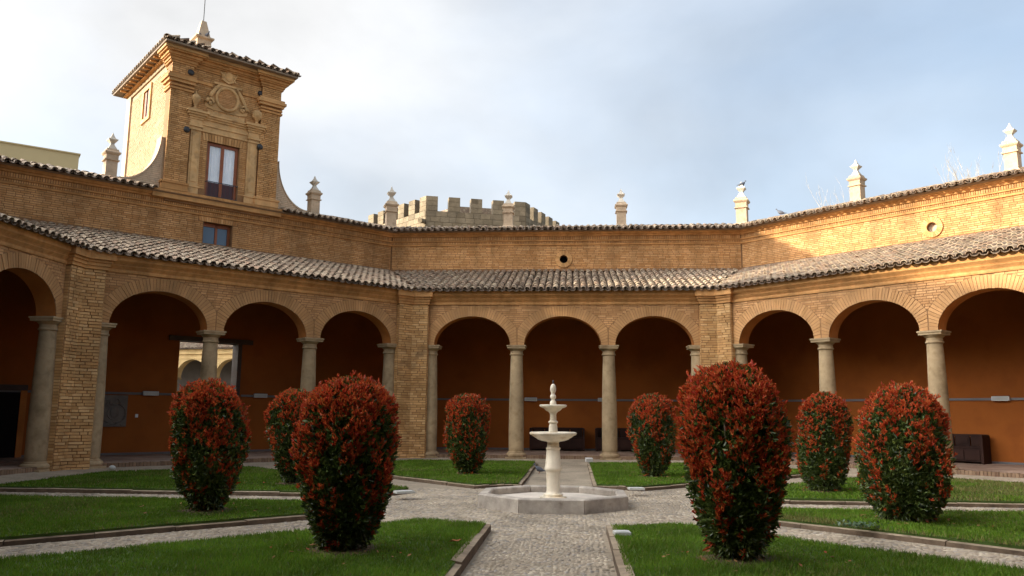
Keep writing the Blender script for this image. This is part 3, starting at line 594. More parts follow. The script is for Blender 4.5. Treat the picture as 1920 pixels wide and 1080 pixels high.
# corner piers
def pier(k, label, detail):
    """Pier at the corner between wing k and wing k+1 (k+1 lies to the left)."""
    ca = (k+.5)*PI/4+PI/2; cr = AP/math.cos(PI/8); base = Vector((cr*math.cos(ca), cr*math.sin(ca), 0))
    root = thing('corner_pier', label, 'pier', Matrix.Translation(base) @ Matrix.Rotation((k+.5)*PI/4, 4, 'Z'), 'brick piers at the corners of the courtyard')
    inv = root.matrix_basis.inverted()
    WR = Matrix.Rotation(k*PI/4, 4, 'Z'); WL = Matrix.Rotation((k+1)*PI/4, 4, 'Z')
    def loc(Wm, u, a): p = inv @ Wm @ Vector((u, a, 0)); return (p.x, p.y)
    a = AP+.018; e = 3.875
    foot = [loc(WR, -e, AF+.36), loc(WR, -e, a), loc(WR, -a*T, a), loc(WL, e, a), loc(WL, e, AF+.36), loc(WR, -(AF+.44)*T, AF+.44)]
    MB().prism(foot[::-1], ZG-.03, 4.40).build('pier_core', 'mortar_warm', root)
    for j, (m0, m1, off) in enumerate(((4.348, 4.423, .045), (4.423, 4.50, .075), (4.50, 4.56, .11), (4.56, 4.738, .165))):
        aa = AP-off; ee = e-off*.9
        MB().prism([loc(WR, -ee, AF+.05), loc(WR, -ee, aa), loc(WR, -aa*T, aa), loc(WL, ee, aa), loc(WL, ee, AF+.05), loc(WR, -(AF+.1)*T, AF+.1)][::-1], m0, m1).build('cornice_block', 'moulding', root)
    if detail:
        mats = []
        for Wm, s in ((WR, -1), (WL, 1)):
            e0, e1 = (-AP*T-.02, -e) if s < 0 else (e, AP*T+.02)
            for u, z, l, h in courses(e0, e1, ZG, 4.345, ch=.068, blen=.22, joint=.013):
                mats.append(inv @ Wm @ TRS((u, AP+.024+random.uniform(-.009, .008), z+random.uniform(-.003, .003)), (random.uniform(-.02, .02), random.uniform(-.025, .025), random.uniform(-.03, .03)), (l+random.uniform(-.012, .004), .05, h+random.uniform(-.006, .004))))
            for i in range(int((4.345-ZG)/.064)):       # flanks of the pier
                z = ZG+.032+i*.064
                if z < HC or z > HC: mats.append(inv @ Wm @ TRS((s*(e+.012), AP+.10, z), (0, 0, random.uniform(-.02, .02)), (.04, .16, .054)))
        lay(root, root, *CUBE, mats, 'brick_pier', 'brick', 'bricks', 300)
pier(0, 'tan brick corner pier between the tower wing and the wing behind the fountain', True)
pier(1, 'weathered tan brick corner pier beside the carved stone slab, stained at its foot', True)
pier(-1, 'tan brick corner pier behind the tallest red shrub, next to the sunlit wing', True)
pier(-2, 'tan brick corner pier at the far end of the sunlit wing', True)
pier(2, 'plain brick corner pier at the far end of the wing with the low doorway', False)

# ------------------------------------------------------------------ things in the tower wing's gallery
w1 = WINGS[1]; Y = AW-A
# doorway opening: timber lintel, jamb posts, low gate
MB().box(-1.23, 1.17, Y-.06, Y+.3, 3.20, 3.335).build('lintel', 'wood_dark', w1)
MB().box(.74, .86, Y-.02, Y+.40, ZF, 3.20).build('door_post', 'wood_dark', w1)
MB().box(-.95, -.92, Y+.02, Y+.40, ZF, 3.20).build('door_post', 'soffit', w1)
MB().box(-1.75, -1.35, Y+.42, Y+2.6, ZG, 4.3).build('jamb_shade_wall', 'mortar_warm', w1)  # unseen wall added outside to keep the sun off the doorway jamb
for u0, u1 in ((-.92, -.06), (-.05, .74)):
    g = MB().box(u0, u1, Y+.10, Y+.14, ZF+.05, 1.66).build('gate_leaf', 'rail_grey', w1)
    MB().box(u0+.06, u1-.06, Y+.085, Y+.10, 1.0, 1.06).build('gate_bar', 'iron', g)
# carved slab with a coat of arms in relief
rs = thing('carved_slab', 'dark grey stone slab with worn carved relief, set on the orange wall by the corner pier', 'relief', w1.matrix_basis @ Matrix.Translation((-2.56, Y, .83)))
MB().box(-.37, .37, -.05, .0, 0, .82).build('slab', 'slate', rs)
rel = MB()
def curl(cx, cz, r0, r1, a0, a1, rad=.022):
    rel.tube([(cx+(r0+(r1-r0)*i/13)*math.cos(a0+(a1-a0)*i/13), -.055, cz+(r0+(r1-r0)*i/13)*math.sin(a0+(a1-a0)*i/13)) for i in range(14)], [rad*(1-.4*abs(i/6.5-1)) for i in range(14)], 6)
curl(.0, .36, .26, .26, PI*.62, PI*1.45); curl(.06, .36, .16, .18, PI*.6, PI*1.5, .018); curl(.10, .36, .26, .22, -.5*PI, .42*PI)
for a in range(7): curl(-.02+.06*(a-3)*.8, .62+.02*(a % 2), .02, .10, a*.9, a*.9+2.6, .016)
for a in range(6): curl(-.28+.11*a, .07, .015, .06, a*1.7, a*1.7+3, .014)
rel.sphere((.06, -.05, .38), .11, .02, .15)
rel.build('relief', 'slate', rs, True)
MB().box(-.035, .035, -.02, 0, 0, .09).build('switch_plate', 'curtain', None, label='small pale switch plate on the orange wall near the carved slab', category='switch').matrix_basis = w1.matrix_basis @ Matrix.Translation((-1.93, Y, 1.07))
# low dark doorway near the corner, seen through the far left arch
for nm, m, bx in (('door_frame', 'soffit', (-4.68, -4.54, Y-.06, Y+.02, ZF, 1.72)), ('door_frame', 'wood_dark', (-5.7, -4.54, Y-.07, Y+.02, 1.72, 1.86)), ('door_leaf', 'door_dark', (-5.6, -4.68, Y-.03, Y+.01, ZF, 1.72))):
    MB().box(*bx).build(nm, m, w1)
# wall lights on the conduit
def wall_light(k, u, label):
    t = thing('wall_light', label, 'wall light', WINGS[k].matrix_basis @ Matrix.Translation((u, Y, 1.66)))
    MB().slab([(-.20, 0), (.20, 0), (.20, .11), (-.20, .11)], -.11, -.038).build('housing', 'lamp_body', t)
    MB().box(-.185, .185, -.113, -.109, .012, .098).build('diffuser', 'white_plate', t)
    MB().box(-.19, .19, -.105, -.045, .11, .122).build('trim', 'iron', t)
wall_light(1, -1.63, 'grey box wall light between the carved slab and the doorway opening')
wall_light(1, 1.47, 'grey box wall light on the orange wall right of the doorway opening')
wall_light(0, -1.08, 'grey box wall light above the full-length dark bench behind the fountain')
wall_light(0, 1.30, 'grey box wall light mostly hidden by a column behind the fountain')
wall_light(-1, 1.49, 'grey box wall light above the bench in the sunlit wing')
# benches
def bench(k, u0, u1, label):
    t = thing('bench', label, 'bench', WINGS[k].matrix_basis @ Matrix.Translation(((u0+u1)/2, Y-.62, ZF+.008)), 'dark wooden settles in the gallery'); h = (u1-u0)/2
    for s in (-1, 1): MB().slab([(s*h, 0), (s*h, .70), (s*(h-.06), .72), (s*(h-.06), 0)] if s > 0 else [(s*h, 0), (s*(h-.06), 0), (s*(h-.06), .72), (s*h, .70)], .0, .50).build('end_panel', 'wood_bench', t)
    MB().box(-h+.06, h-.06, .0, .45, .38, .42).build('seat', 'wood_bench', t)
    MB().box(-h+.06, h-.06, .02, .05, .05, .38).build('front_board', 'wood_bench', t)
    n = max(2, int(round(h*2/.42))); w = (2*h-.12)/n
    for i in range(n):
        x = -h+.06+i*w; p = MB().box(x+.015, x+w-.015, .44, .47, .42, .68).build('back_panel', 'wood_bench', t)
        MB().box(x+.05, x+w-.05, .425, .442, .48, .62).build('panel_field', 'wood_bench', p)
        MB().box(x+.02, x+w-.02, -.005, .022, .09, .34).build('front_panel', 'wood_bench', t)
    MB().box(-h+.06, h-.06, .43, .49, .66, .72).build('top_rail', 'wood_bench', t)
bench(0, -1.09, .66, 'dark wooden settle bench behind the fountain, seen whole between columns')
bench(0, 1.0, 2.55, 'dark wooden settle bench partly hidden behind a column and the round red shrub')
bench(-1, -.45, 1.18, 'dark wooden settle bench against the orange wall of the sunlit wing')

# ------------------------------------------------------------------ tower
tw = thing('tower', 'ochre brick lookout tower with carved stone window surround and tiled roof', 'tower', w1.matrix_basis @ Matrix.Translation((-.12, AW-.15-A, 7.28)))
Z0 = 7.28
def tb(u0, u1, d0, d1, z0, z1, nm, mt, par=tw, **k): return MB().box(u0, u1, d0, d1, z0-Z0, z1-Z0).build(nm, mt, par, **k)
# local: u about the tower axis, d depth behind the front face (front at d=0), z above
TH, TD = 1.57, 4.45
b = MB()                                          # body with the window opening in its front
for u0, u1, z0, z1 in ((-TH, -.47, 7.10, 11.45), (.47, TH, 7.10, 11.45), (-.47, .47, 9.07, 11.45), (-.47, .47, 7.10, 7.36)): b.box(u0, u1, 0, .45, z0-Z0, z1-Z0)
b.build('front_wall', 'mortar_warm', tw); fw = [o for o in tw.children][-1] if tw.children else tw
b = MB(); b.box(-TH, -TH+.4, .45, TD, 6.9-Z0, 11.45-Z0); b.box(TH-.4, TH, .45, TD, 6.9-Z0, 11.45-Z0); b.box(-TH+.4, TH-.4, TD-.4, TD, 6.9-Z0, 11.45-Z0); body = b.build('side_wall', 'mortar_pale', tw)
mats = []
def fspans(z):
    iv = [(-1.04, 1.04)]
    if z < 7.62: iv = [(-.62, -.47), (.47, .62)] if False else []
    elif z < 9.07: iv = [(-.70, -.49), (.49, .70)]
    elif z < 9.32: iv = [(-.70, -.62), (.62, .70)]
    if 7.62 <= z < 9.45: iv = [(-1.05, -.975)]+iv+[(.975, 1.05)]
    if 9.45 <= z < 9.9: iv = [(-1.05, -.99), (.99, 1.05)]
    return iv
mats += brick_mats([(u, z-Z0, l, h) for u, z, l, h in courses(-1.04, 1.04, 7.62, 11.15, fspans, ch=.058)], 0)
for s in (-1, 1):
    u0, u1 = (-1.66, -1.04) if s < 0 else (1.04, 1.66)
    MB().box(u0+.008, u1-.008, -.092, .3, 7.40-Z0, 11.2-Z0).build('pilaster', 'mortar_warm', tw)
    pz = [c for z0, z1 in ((7.66, 10.36), (10.86, 11.16)) for c in courses(u0, u1, z0, z1, ch=.058)]
    mats += brick_mats([(u, z-Z0, l, h) for u, z, l, h in pz], -.10, .05, .006)
    for z0, z1, o in ((7.40, 7.58, .06), (7.58, 7.64, .085), (10.36, 10.42, .045), (10.46, 10.52, .04), (10.58, 10.66, .08), (10.66, 10.74, .13), (10.74, 10.82, .09)):
        MB().box(u0-o, u1+o*.6 if s < 0 else u1+o, -.10-o, .34+o, z0-Z0, z1-Z0).build('pilaster_band', 'brick_tower' if o > .05 else 'moulding', tw)
lay(tw, tw, *CUBE, mats, 'brick_tower', 'brick', 'bricks', 300)
# left flank, in the sun: brick courses and the little window
sm = []
def lsp(z): return [(.36, 1.93), (2.82, 4.1)] if 10.02 < z < 11.22 else [(.36, 4.1)]
for u, z, l, h in courses(.36, 4.1, 7.5, 11.2, lsp, ch=.058): sm.append(TRS((-TH+.012+random.uniform(-.003, .003), u, z-Z0), (0, 0, PI/2+random.uniform(-.01, .01)), (l, .04, h)))
lay(tw, body, *CUBE, sm, 'brick_sun', 'brick', 'bricks', 0)
tb(-TH-.06, -TH+.2, 4.1, TD+.05, 6.9, 11.4, 'corner_strip', 'brick_pale')
for u0, u1, z0, z1 in ((1.95, 2.09, 10.04, 11.2), (2.66, 2.80, 10.04, 11.2), (2.09, 2.66, 11.06, 11.2), (2.09, 2.66, 10.04, 10.16)): tb(-TH-.06, -TH+.1, u0, u1, z0, z1, 'window_trim', 'carved')
tb(-TH-.014, -TH+.05, 2.09, 2.66, 10.16, 11.06, 'side_window', 'door_dark'); tb(-TH-.02, -TH+.04, 2.12, 2.30, 10.18, 11.04, 'shutter', 'wood_red'); tb(-TH-.02, -TH+.04, 2.45, 2.63, 10.18, 11.04, 'shutter', 'wood_red')
tb(-TH-.05, TH+.05, .3, TD+.05, 11.34, 11.46, 'eave_band', 'mortar_pale'); tb(-TH-.16, TH+.16, .63, TD+.16, 11.46, 11.52, 'eave_band', 'moulding')
for i in range(11): tb(-TH-.36, -TH+.1, .75+i*.34, .83+i*.34, 11.50, 11.575, 'rafter_end', 'moulding')
# cornice and roof
for z0, z1, o in ((11.16, 11.22, .03), (11.22, 11.30, .06), (11.30, 11.34, .11), (11.34, 11.42, .15), (11.42, 11.47, .22), (11.47, 11.56, .27)):
    tb(-TH-o, TH+o, -o, .62, z0, z1, 'cornice', 'moulding' if o != .27 else 'carved')
    for s in (-1, 1): tb(s*1.35-.33-o, s*1.35+.33+o, -.10-o, .4, z0+.002, z1+.002, 'cornice_break', 'moulding' if o != .27 else 'carved')
ex, ey0, ey1, rz0, rz1 = TH+.42, -.52, TD+.42, 11.60, 12.42
cy = (ey0+ey1)/2; rdg = (ey1-ey0)/2-ex
b = MB().add([(-ex, ey0, rz0-Z0), (ex, ey0, rz0-Z0), (ex, ey1, rz0-Z0), (-ex, ey1, rz0-Z0), (0, cy-rdg, rz1-Z0), (0, cy+rdg, rz1-Z0), (-ex, ey0, rz0-.05-Z0), (ex, ey0, rz0-.05-Z0), (ex, ey1, rz0-.05-Z0), (-ex, ey1, rz0-.05-Z0)],
               [(0, 1, 4), (1, 2, 5, 4), (2, 3, 5), (3, 0, 4, 5), (9, 8, 7, 6), (0, 6, 7, 1), (1, 7, 8, 2), (2, 8, 9, 3), (3, 9, 6, 0)]); trf = b.build('roof', 'tile_shadow', tw)
cov, pan = [], []
slp = math.atan2(rz1-rz0, ex)
for face in range(4):
    wdt = 2*ex if face % 2 == 0 else ey1-ey0; n = int(wdt/.2)
    run = ex
    for c in range(n+1):
        for lst, off, zz in ((cov, 0, .03), (pan, .5, .06)):
            x = (c+off-n/2)*.2
            for r in range(6):
                s = r*.35
                if abs(x) > wdt/2-s*math.cos(slp)+.02: continue
                rx, ry, rz_ = x+random.uniform(-.01, .01), -.03+s*math.cos(slp), s*math.sin(slp)+zz
                if face == 0: m = TRS((rx, ey0+ry, rz0-Z0+rz_), (slp-.03, random.uniform(-.05, .05), random.uniform(-.04, .04)))
                elif face == 1: m = TRS((ex-ry, cy+rx, rz0-Z0+rz_)) @ Matrix.Rotation(PI/2, 4, 'Z') @ TRS((0, 0, 0), (slp-.03, random.uniform(-.05, .05), 0))
                elif face == 2: m = TRS((rx, ey1-ry, rz0-Z0+rz_)) @ Matrix.Rotation(PI, 4, 'Z') @ TRS((0, 0, 0), (slp-.03, 0, 0))
                else: m = TRS((-ex+ry, cy+rx, rz0-Z0+rz_)) @ Matrix.Rotation(-PI/2, 4, 'Z') @ TRS((0, 0, 0), (slp-.03, random.uniform(-.05, .05), 0))
                lst.append(m)
lay(tw, trf, *COVER, cov, 'tile', 'roof_tile', 'roof_tiles', 200, 40)
lay(tw, trf, *PAN, pan, 'tile_pan_shade', 'channel_tile', 'channel_tiles', 0, 40)
# hip caps
for s in (-1, 1):
    p0 = Vector((s*ex, ey0, rz0-Z0+.05)); p1 = Vector((0, cy-rdg, rz1-Z0+.05)); dv = p1-p0; n = int(dv.length/.36)
    for i in range(n):
        q = dv.to_track_quat('Y', 'Z').to_matrix().to_4x4(); hb = MB(); hb.v, hb.f = list(CAP[0]), list(CAP[1])
        if i == 0 and s == -1: HIP = hb.mesh('hip_tile', 'tile', 40)
        link('hip_tile', HIP, trf, Matrix.Translation(p0+dv*(i/n)) @ q)
# window with curtains, rail
wd = tb(-.46, .46, .20, .26, 7.36, 9.06, 'window', 'wood_red'); 
b = MB()
bpy.data.objects.remove(wd)
b = MB(); zz = lambda z: z-Z0
for x0, x1 in ((-.46, -.38), (.38, .46), (-.045, .045)): b.box(x0, x1, .06, .12, zz(7.36), zz(9.06))
for x0, x1 in ((-.38, -.045), (.045, .38)): b.box(x0, x1, .06, .12, zz(8.98), zz(9.06)); b.box(x0, x1, .065, .115, zz(7.36), zz(7.42))
wd = b.build('window', 'wood_red', tw)
for x0, x1 in ((-.38, -.045), (.045, .38)):
    MB().box(x0, x1, .085, .09, zz(7.88), zz(8.98)).build('pane', 'glass', wd)
    MB().box(x0, x1, .08, .11, zz(7.42), zz(7.88)).build('lower_panel', 'panel_dark', wd)
    n = 22; v = []; f = []
    for i in range(n+1):
        x = x0+(x1-x0)*i/n; y = .115+.010*math.sin(i*1.9)+.008*math.sin(i*.7); v += [(x, y, zz(7.86)), (x, y, zz(9.0))]
    for i in range(n): f.append((2*i, 2*i+2, 2*i+3, 2*i+1))
    MB().add(v, f).build('curtain', 'curtain', wd, True)
b = MB().box(-.46, .46, .3, .31, zz(7.3), zz(9.07)).build('room_dark', 'door_dark', tw)
b = MB(); b.box(-.47, .47, -.09, -.07, zz(7.845), zz(7.865)); b.box(-.47, .47, -.09, -.07, zz(7.42), zz(7.435))
for i in range(9): b.box(-.455+i*.1125, -.445+i*.1125, -.085, -.075, zz(7.42), zz(7.85))
for x in (-.465, .455): b.box(x, x+.01, -.09, .1, zz(7.845), zz(7.86))
b.build('railing', 'iron', tw)
for i in range(15):                               # flat arch of upright bricks over the window
    x = -.58+i*1.16/14; tl = x*.22
    MB().slab([(x-.034, zz(9.07)), (x+.034, zz(9.07)), (x+.037+tl*.25, zz(9.29)), (x-.037+tl*.25, zz(9.29))], -.02, .04).build('arch_brick', 'brick_tower', tw)
# stone surround
for s in (-1, 1):
    tb(s*.85-.17, s*.85+.17, -.05, .06, 7.40, 7.60, 'surround_base', 'carved'); tb(s*.85-.20, s*.85+.20, -.07, .05, 7.60, 7.64, 'surround_base', 'carved')
    tb(s*.85-.145, s*.85+.145, -.06, .05, 7.64, 9.30, 'surround_pilaster', 'carved'); tb(s*.85-.09, s*.85+.09, -.075, .0, 7.76, 9.20, 'surround_panel', 'carved')
    for z0, z1, o in ((9.30, 9.34, .03), (9.34, 9.40, .01), (9.40, 9.47, .05), (9.47, 9.62, .02), (9.62, 9.68, .045), (9.68, 9.74, .08), (9.74, 9.80, .13), (9.80, 9.86, .17)): tb(s*.87-.15-o, s*.87+.15+o, -.06-o, .05, z0, z1, 'surround_capital', 'carved')
for z0, z1, o in ((9.32, 9.38, .03), (9.38, 9.50, .02), (9.50, 9.55, .05), (9.55, 9.68, .03), (9.68, 9.74, .07), (9.74, 9.80, .11), (9.80, 9.85, .14)): tb(-.72, .72, -o, .05, z0+.001, z1+.001, 'entablature', 'carved')
# oval medallion, scrolls, shield, balls
b = MB(); n = 36; v = []; f = []
for i in range(n):
    a = 2*PI*i/n
    for r, d in ((.80, -.02), (.84, -.075), (1.0, -.09), (1.06, -.06), (1.08, .02)): v.append((r*.35*math.cos(a), d, zz(10.46)+r*.36*math.sin(a)))
for i in range(n):
    for j in range(4): f.append((i*5+j, i*5+j+1, ((i+1) % n)*5+j+1, ((i+1) % n)*5+j))
b.add(v, f); b.build('medallion', 'carved', tw, True)
om = [TRS((u, -.012, z-Z0), (0, 0, 0), (l, .05, h)) for u, z, l, h in courses(-.3, .3, 10.16, 10.76, lambda z: [(-h, h) for h in [.28*math.sqrt(max(0, 1-((z-10.46)/.29)**2))]], ch=.05)]
lay(tw, tw, *CUBE, om, 'brick', 'brick', 'bricks', 0)
for s in (-1, 1):
    b = MB(); pts = [(s*(.26+.06*math.sin(t*2.2)+.30*t), -.05, zz(10.86)-.62*t) for t in np.linspace(0, 1, 10)]
    b.tube(pts, [.035, .045, .05, .055, .06, .06, .055, .05, .05, .04], 8)
    cx, cz = s*.50, zz(10.24)
    b.tube([(cx+s*(.15-.011*i)*math.cos(i*.55), -.06, cz+(.15-.011*i)*math.sin(i*.55)) for i in range(13)], [.04-.0018*i for i in range(13)], 8)
    b.lathe([(.05, 0), (.04, .04)], n=12); b.v[-24:] = [(cx+p[0], -.05-p[2], cz+p[1]) for p in b.v[-24:]]
    b.build('scroll', 'carved', tw, True)
    b = MB().box(s*.95-.09, s*.95+.09, -.10, .03, zz(9.86), zz(9.94)); b.lathe([(.05, 0), (.035, .08), (.06, .13), (.10, .20), (.135, .27), (.14, .32), (.12, .38), (.07, .43), (.03, .46), (.025, .52), (.005, .55)] if s < 0 else [(.05, 0), (.035, .06), (.07, .10), (.13, .17), (.155, .26), (.13, .36), (.07, .41), (.01, .43)], (s*.93, -.06, zz(9.94)), 16)
    b.build('urn', 'carved', tw, 40)
tb(-1.92, 1.86, -.15, .08, 7.30, 7.395, 'tower_ledge', 'moulding'); tb(-1.92, 1.86, -.10, .08, 7.16, 7.30, 'tower_ledge', 'brick_tower')
MB().slab([(-.30, zz(10.90)), (-.36, zz(10.70)), (-.50, zz(10.45)), (-.66, zz(10.25)), (-.62, zz(10.10)), (-.40, zz(10.05)), (.40, zz(10.05)), (.62, zz(10.10)), (.66, zz(10.25)), (.50, zz(10.45)), (.36, zz(10.70)), (.30, zz(10.90))], -.022, .03).build('cartouche', 'carved', tw)
tb(-.55, .55, -.06, .04, 9.86, 9.98, 'medallion_plinth', 'carved'); tb(-.42, .42, -.05, .03, 10.86, 10.92, 'medallion_cap', 'carved')
b = MB(); b.slab([(-.20, zz(11.38)), (-.21, zz(11.15)), (-.16, zz(11.02)), (0, zz(10.95)), (.16, zz(11.02)), (.21, zz(11.15)), (.20, zz(11.38)), (.08, zz(11.42)), (-.08, zz(11.42))][::-1], -.06, .04)
b.sphere((0, -.06, zz(11.18)), .12, .045, .16); b.lathe([(.13, 0), (.15, .05), (.11, .09)], (0, -.03, zz(11.40)), 12)
for a in range(9): b.sphere((-.16+.04*a, -.05, zz(11.50)+.015*(a % 2)), .025, .03, .04, 8, 6)
for s in (-1, 1): b.tube([(s*(.20+.05*math.sin(i*.8)), -.05, zz(11.36)-.04*i) for i in range(9)], .028, 6)
b.build('crest', 'carved', tw, 40)
for u in (-1.04, 1.04):
    tb(u-.02, u+.02, -.03, .02, 10.74, 10.80, 'string_end', 'moulding')
tb(-1.04, -.45, -.045, .03, 10.74, 10.81, 'string_course', 'moulding'); tb(.45, 1.04, -.045, .03, 10.74, 10.81, 'string_course', 'moulding')
for u, z in ((-1.13, 10.97), (1.02, 10.94), (-1.13, 9.24), (1.06, 9.22)):
    MB().sphere((u, -.10 if abs(u) > 1.04 else -.02, zz(z)), .095, .06, .095, 16, 10).build('iron_boss', 'iron', tw, True)
# chimney pinnacle and lightning rod
pc = MB().lathe([(.22, -.4), (.22, .44), (.29, .48), (.29, .53), (.20, .56), (.18, .62), (.075, 1.12), (.03, 1.14)], (-.22, 1.9, zz(12.50)), square=True).build('roof_pinnacle', 'pinnacle', tw)
MB().tube([(-.22, 1.9, zz(13.6)), (-.22, 1.9, zz(15.6))], .014, 6).build('lightning_rod', 'iron', pc)
# curved buttress walls either side
for s in (-1, 1):
    pts = [(s*1.62, 7.30), (s*2.78, 7.30), (s*2.78, 7.50)]
    for i in range(13):
        t = i/12*PI/2; pts.append((s*(2.78-1.02*math.sin(t)*1.0-.0), 7.50+1.42*(1-math.cos(t))))
    pts.append((s*1.62, 8.92)); pz = [(x, zz(z)) for x, z in pts]
    bt = MB().slab(pz if s > 0 else pz[::-1], .05, .42).build('buttress', 'mortar_pale', tw)
    cv = pts[3:16]
    for i in range(12):
        (x0, z0), (x1, z1) = cv[i], cv[i+1]
        MB().slab([(x0, zz(z0)-.015), (x1, zz(z1)-.015), (x1, zz(z1)+.04), (x0, zz(z0)+.04)] if s < 0 else [(x1, zz(z1)-.015), (x0, zz(z0)-.015), (x0, zz(z0)+.04), (x1, zz(z1)+.04)], .02, .45).build('coping_brick', 'pinnacle', bt)
    def bsp(z, s=s):
        x = 2.78-1.02*math.sin(math.acos(max(-1, min(1, 1-(z-7.5)/1.42)))) if z > 7.5 else 2.78
        return [(1.68, x)] if s > 0 else [(-x, -1.68)]
    lay(tw, bt, *CUBE, brick_mats([(u, z-Z0, l, h) for u, z, l, h in courses(0, 0, 7.45, 8.85, bsp, ch=.058)], .05), 'brick_pale', 'brick', 'bricks', 0)
# small window of the wing under the tower
ws = MB()
for x0, x1, z0, z1 in ((-.50, -.45, 6.0, 6.70), (.27, .34, 6.0, 6.70), (-.10, -.03, 6.0, 6.70), (-.45, .27, 6.60, 6.70), (-.45, .27, 6.0, 6.04)): ws.box(x0, x1, Y+.17, Y+.23, z0, z1)
wf = ws.build('window', 'wood_red', w1)
for x0, x1 in ((-.45, -.10), (-.03, .27)): MB().box(x0, x1, Y+.20, Y+.21, 6.04, 6.60).build('pane', 'pane_sky_tint', wf)
for i in range(16):
    x = -.60+i*1.04/15; MB().slab([(x-.03, 6.705), (x+.03, 6.705), (x+.033+(x+.08)*.06, 6.85), (x-.033+(x+.08)*.06, 6.85)], Y-.015, Y+.03).build('lintel_brick', 'brick_upper', w1)

# ------------------------------------------------------------------ pinnacles on the walls
PED = [(.205, 0), (.205, .10), (.165, .16), (.155, .17), (.155, .60), (.195, .615), (.195, .645), (.162, .655), (.166, .78), (.19, .80), (.215, .835), (.215, .865), (.17, .90), (.155, .96)]
FIN = [(.125, .955), (.11, 1.0), (.055, 1.10), (.048, 1.14), (.075, 1.18), (.125, 1.24), (.13, 1.265), (.075, 1.30), (.035, 1.38), (.004, 1.48)]
PED_ME = MB().lathe(PED, square=True).mesh('pedestal', 'pinnacle'); FIN_ME = MB().lathe(FIN, square=True).mesh('finial', 'finial')
def pinnacle(k, u, label, s=1.0, a=AW+.2, z=7.42, group='pinnacles along the cloister walls'):
    o = thing('wall_pinnacle', label, 'pinnacle', Matrix.Rotation(k*PI/4, 4, 'Z') @ TRS((u, a, z), (0, 0, 0), (s, s, s*.97 if s == 1 else s*1.0)), group)
    link('pedestal', PED_ME, o); link('finial', FIN_ME, o); return o
AC = (AW+.2)/math.cos(PI/8)
pinnacle(1, -3.06, 'brick pinnacle at the foot of the tower\'s buttress, beside its sunlit flank', .95)
pinnacle(1, 3.02, 'brick pinnacle beside the tower\'s buttress, open sky behind it', .95)
pinnacle(.5, -.02, 'stout brick pinnacle on the wall corner in front of the sunlit battlements', 1.1, AC)
pinnacle(0, -1.89, 'slim brick pinnacle in front of the shaded battlements')
pinnacle(0, 1.95, 'slim brick pinnacle on the wall behind the fountain, only sky behind it')
pinnacle(-.5, .02, 'stout brick pinnacle on the wall corner with a pigeon on top', 1.1, AC)
pinnacle(-1, -1.97, 'sunlit cream pinnacle beside a single pale bare birch')
pinnacle(-1, 2.16, 'sunlit cream pinnacle on the highest visible end of the sunlit wall')

# ------------------------------------------------------------------ fountain
fo = thing('fountain', 'two-tiered pale marble fountain standing in an octagonal grey stone basin', 'fountain', Matrix.Translation((-.01, 0, ZG)))
ro, ri_ = 1.08, .93; zt = .20
for i in range(8):                                 # rim slabs
    a0, a1 = PI/8+i*PI/4, PI/8+(i+1)*PI/4; c = 1/math.cos(PI/8); g = .004
    o0 = Vector((ro*c*math.cos(a0), ro*c*math.sin(a0))); o1_ = Vector((ro*c*math.cos(a1), ro*c*math.sin(a1))); i0 = Vector((ri_*c*math.cos(a0), ri_*c*math.sin(a0))); i1 = Vector((ri_*c*math.cos(a1), ri_*c*math.sin(a1)))
    t = (o1_-o0).normalized()*g; nrm = (i0+i1).normalized()*.018
    e = [o0+t, o1_-t, i1-t, i0+t]
    MB().add([(p.x, p.y, -.02) for p in e]+[(p.x, p.y, zt-.018) for p in e]+[(p.x-(nrm.x if j < 2 else -nrm.x), p.y-(nrm.y if j < 2 else -nrm.y), zt) for j, p in enumerate(e)],
             [(0, 1, 5, 4), (1, 2, 6, 5), (2, 3, 7, 6), (3, 0, 4, 7), (4, 5, 9, 8), (5, 6, 10, 9), (6, 7, 11, 10), (7, 4, 8, 11), (8, 9, 10, 11)]).build('basin_slab', 'basin', fo)
MB().prism([(1.0*math.cos(PI/8+i*PI/4), 1.0*math.sin(PI/8+i*PI/4)) for i in range(8)], .0, .10).build('basin_floor', 'basin_floor', fo)
MB().lathe([(.20, .10), (.20, .13), (.145, .135), (.145, .165), (.115, .18), (.105, .20), (.098, .22), (.104, .47), (.112, .50), (.128, .515), (.132, .54), (.126, .565), (.118, .575), (.10, .80), (.098, .815), (.11, .822), (.11, .845), (.092, .855), (.085, .92), (.10, .935)], n=28).build('pedestal', 'marble', fo, 40)
b1 = MB().lathe([(.10, .935), (.17, .945), (.23, .965), (.255, .985), (.27, .99), (.31, 1.02), (.345, 1.035), (.358, 1.055), (.352, 1.072), (.33, 1.078), (.28, 1.055), (.08, 1.04)], n=40).build('lower_bowl', 'marble', fo, 40)
MB().lathe([(.07, 1.04), (.068, 1.085), (.064, 1.15), (.058, 1.185), (.055, 1.20), (.07, 1.212), (.076, 1.225), (.066, 1.24), (.05, 1.25), (.047, 1.33), (.052, 1.355), (.062, 1.365), (.07, 1.38)], n=24).build('upper_stem', 'marble', fo, 40)
MB().lathe([(.06, 1.375), (.105, 1.395), (.13, 1.42), (.135, 1.43), (.18, 1.445), (.205, 1.46), (.208, 1.478), (.195, 1.486), (.15, 1.475), (.04, 1.47)], n=32).build('upper_bowl', 'marble', fo, 40)
MB().lathe([(.05, 1.47), (.05, 1.50), (.045, 1.53), (.026, 1.555), (.025, 1.57), (.042, 1.585), (.045, 1.61), (.04, 1.63), (.024, 1.645), (.03, 1.66), (.045, 1.70), (.046, 1.73), (.036, 1.775), (.015, 1.80)], n=20).build('finial', 'marble', fo, True)
MB().lathe([(.012, 1.795), (.01, 1.82), (.014, 1.83), (.006, 1.86)], n=8).build('spout', 'iron', fo)

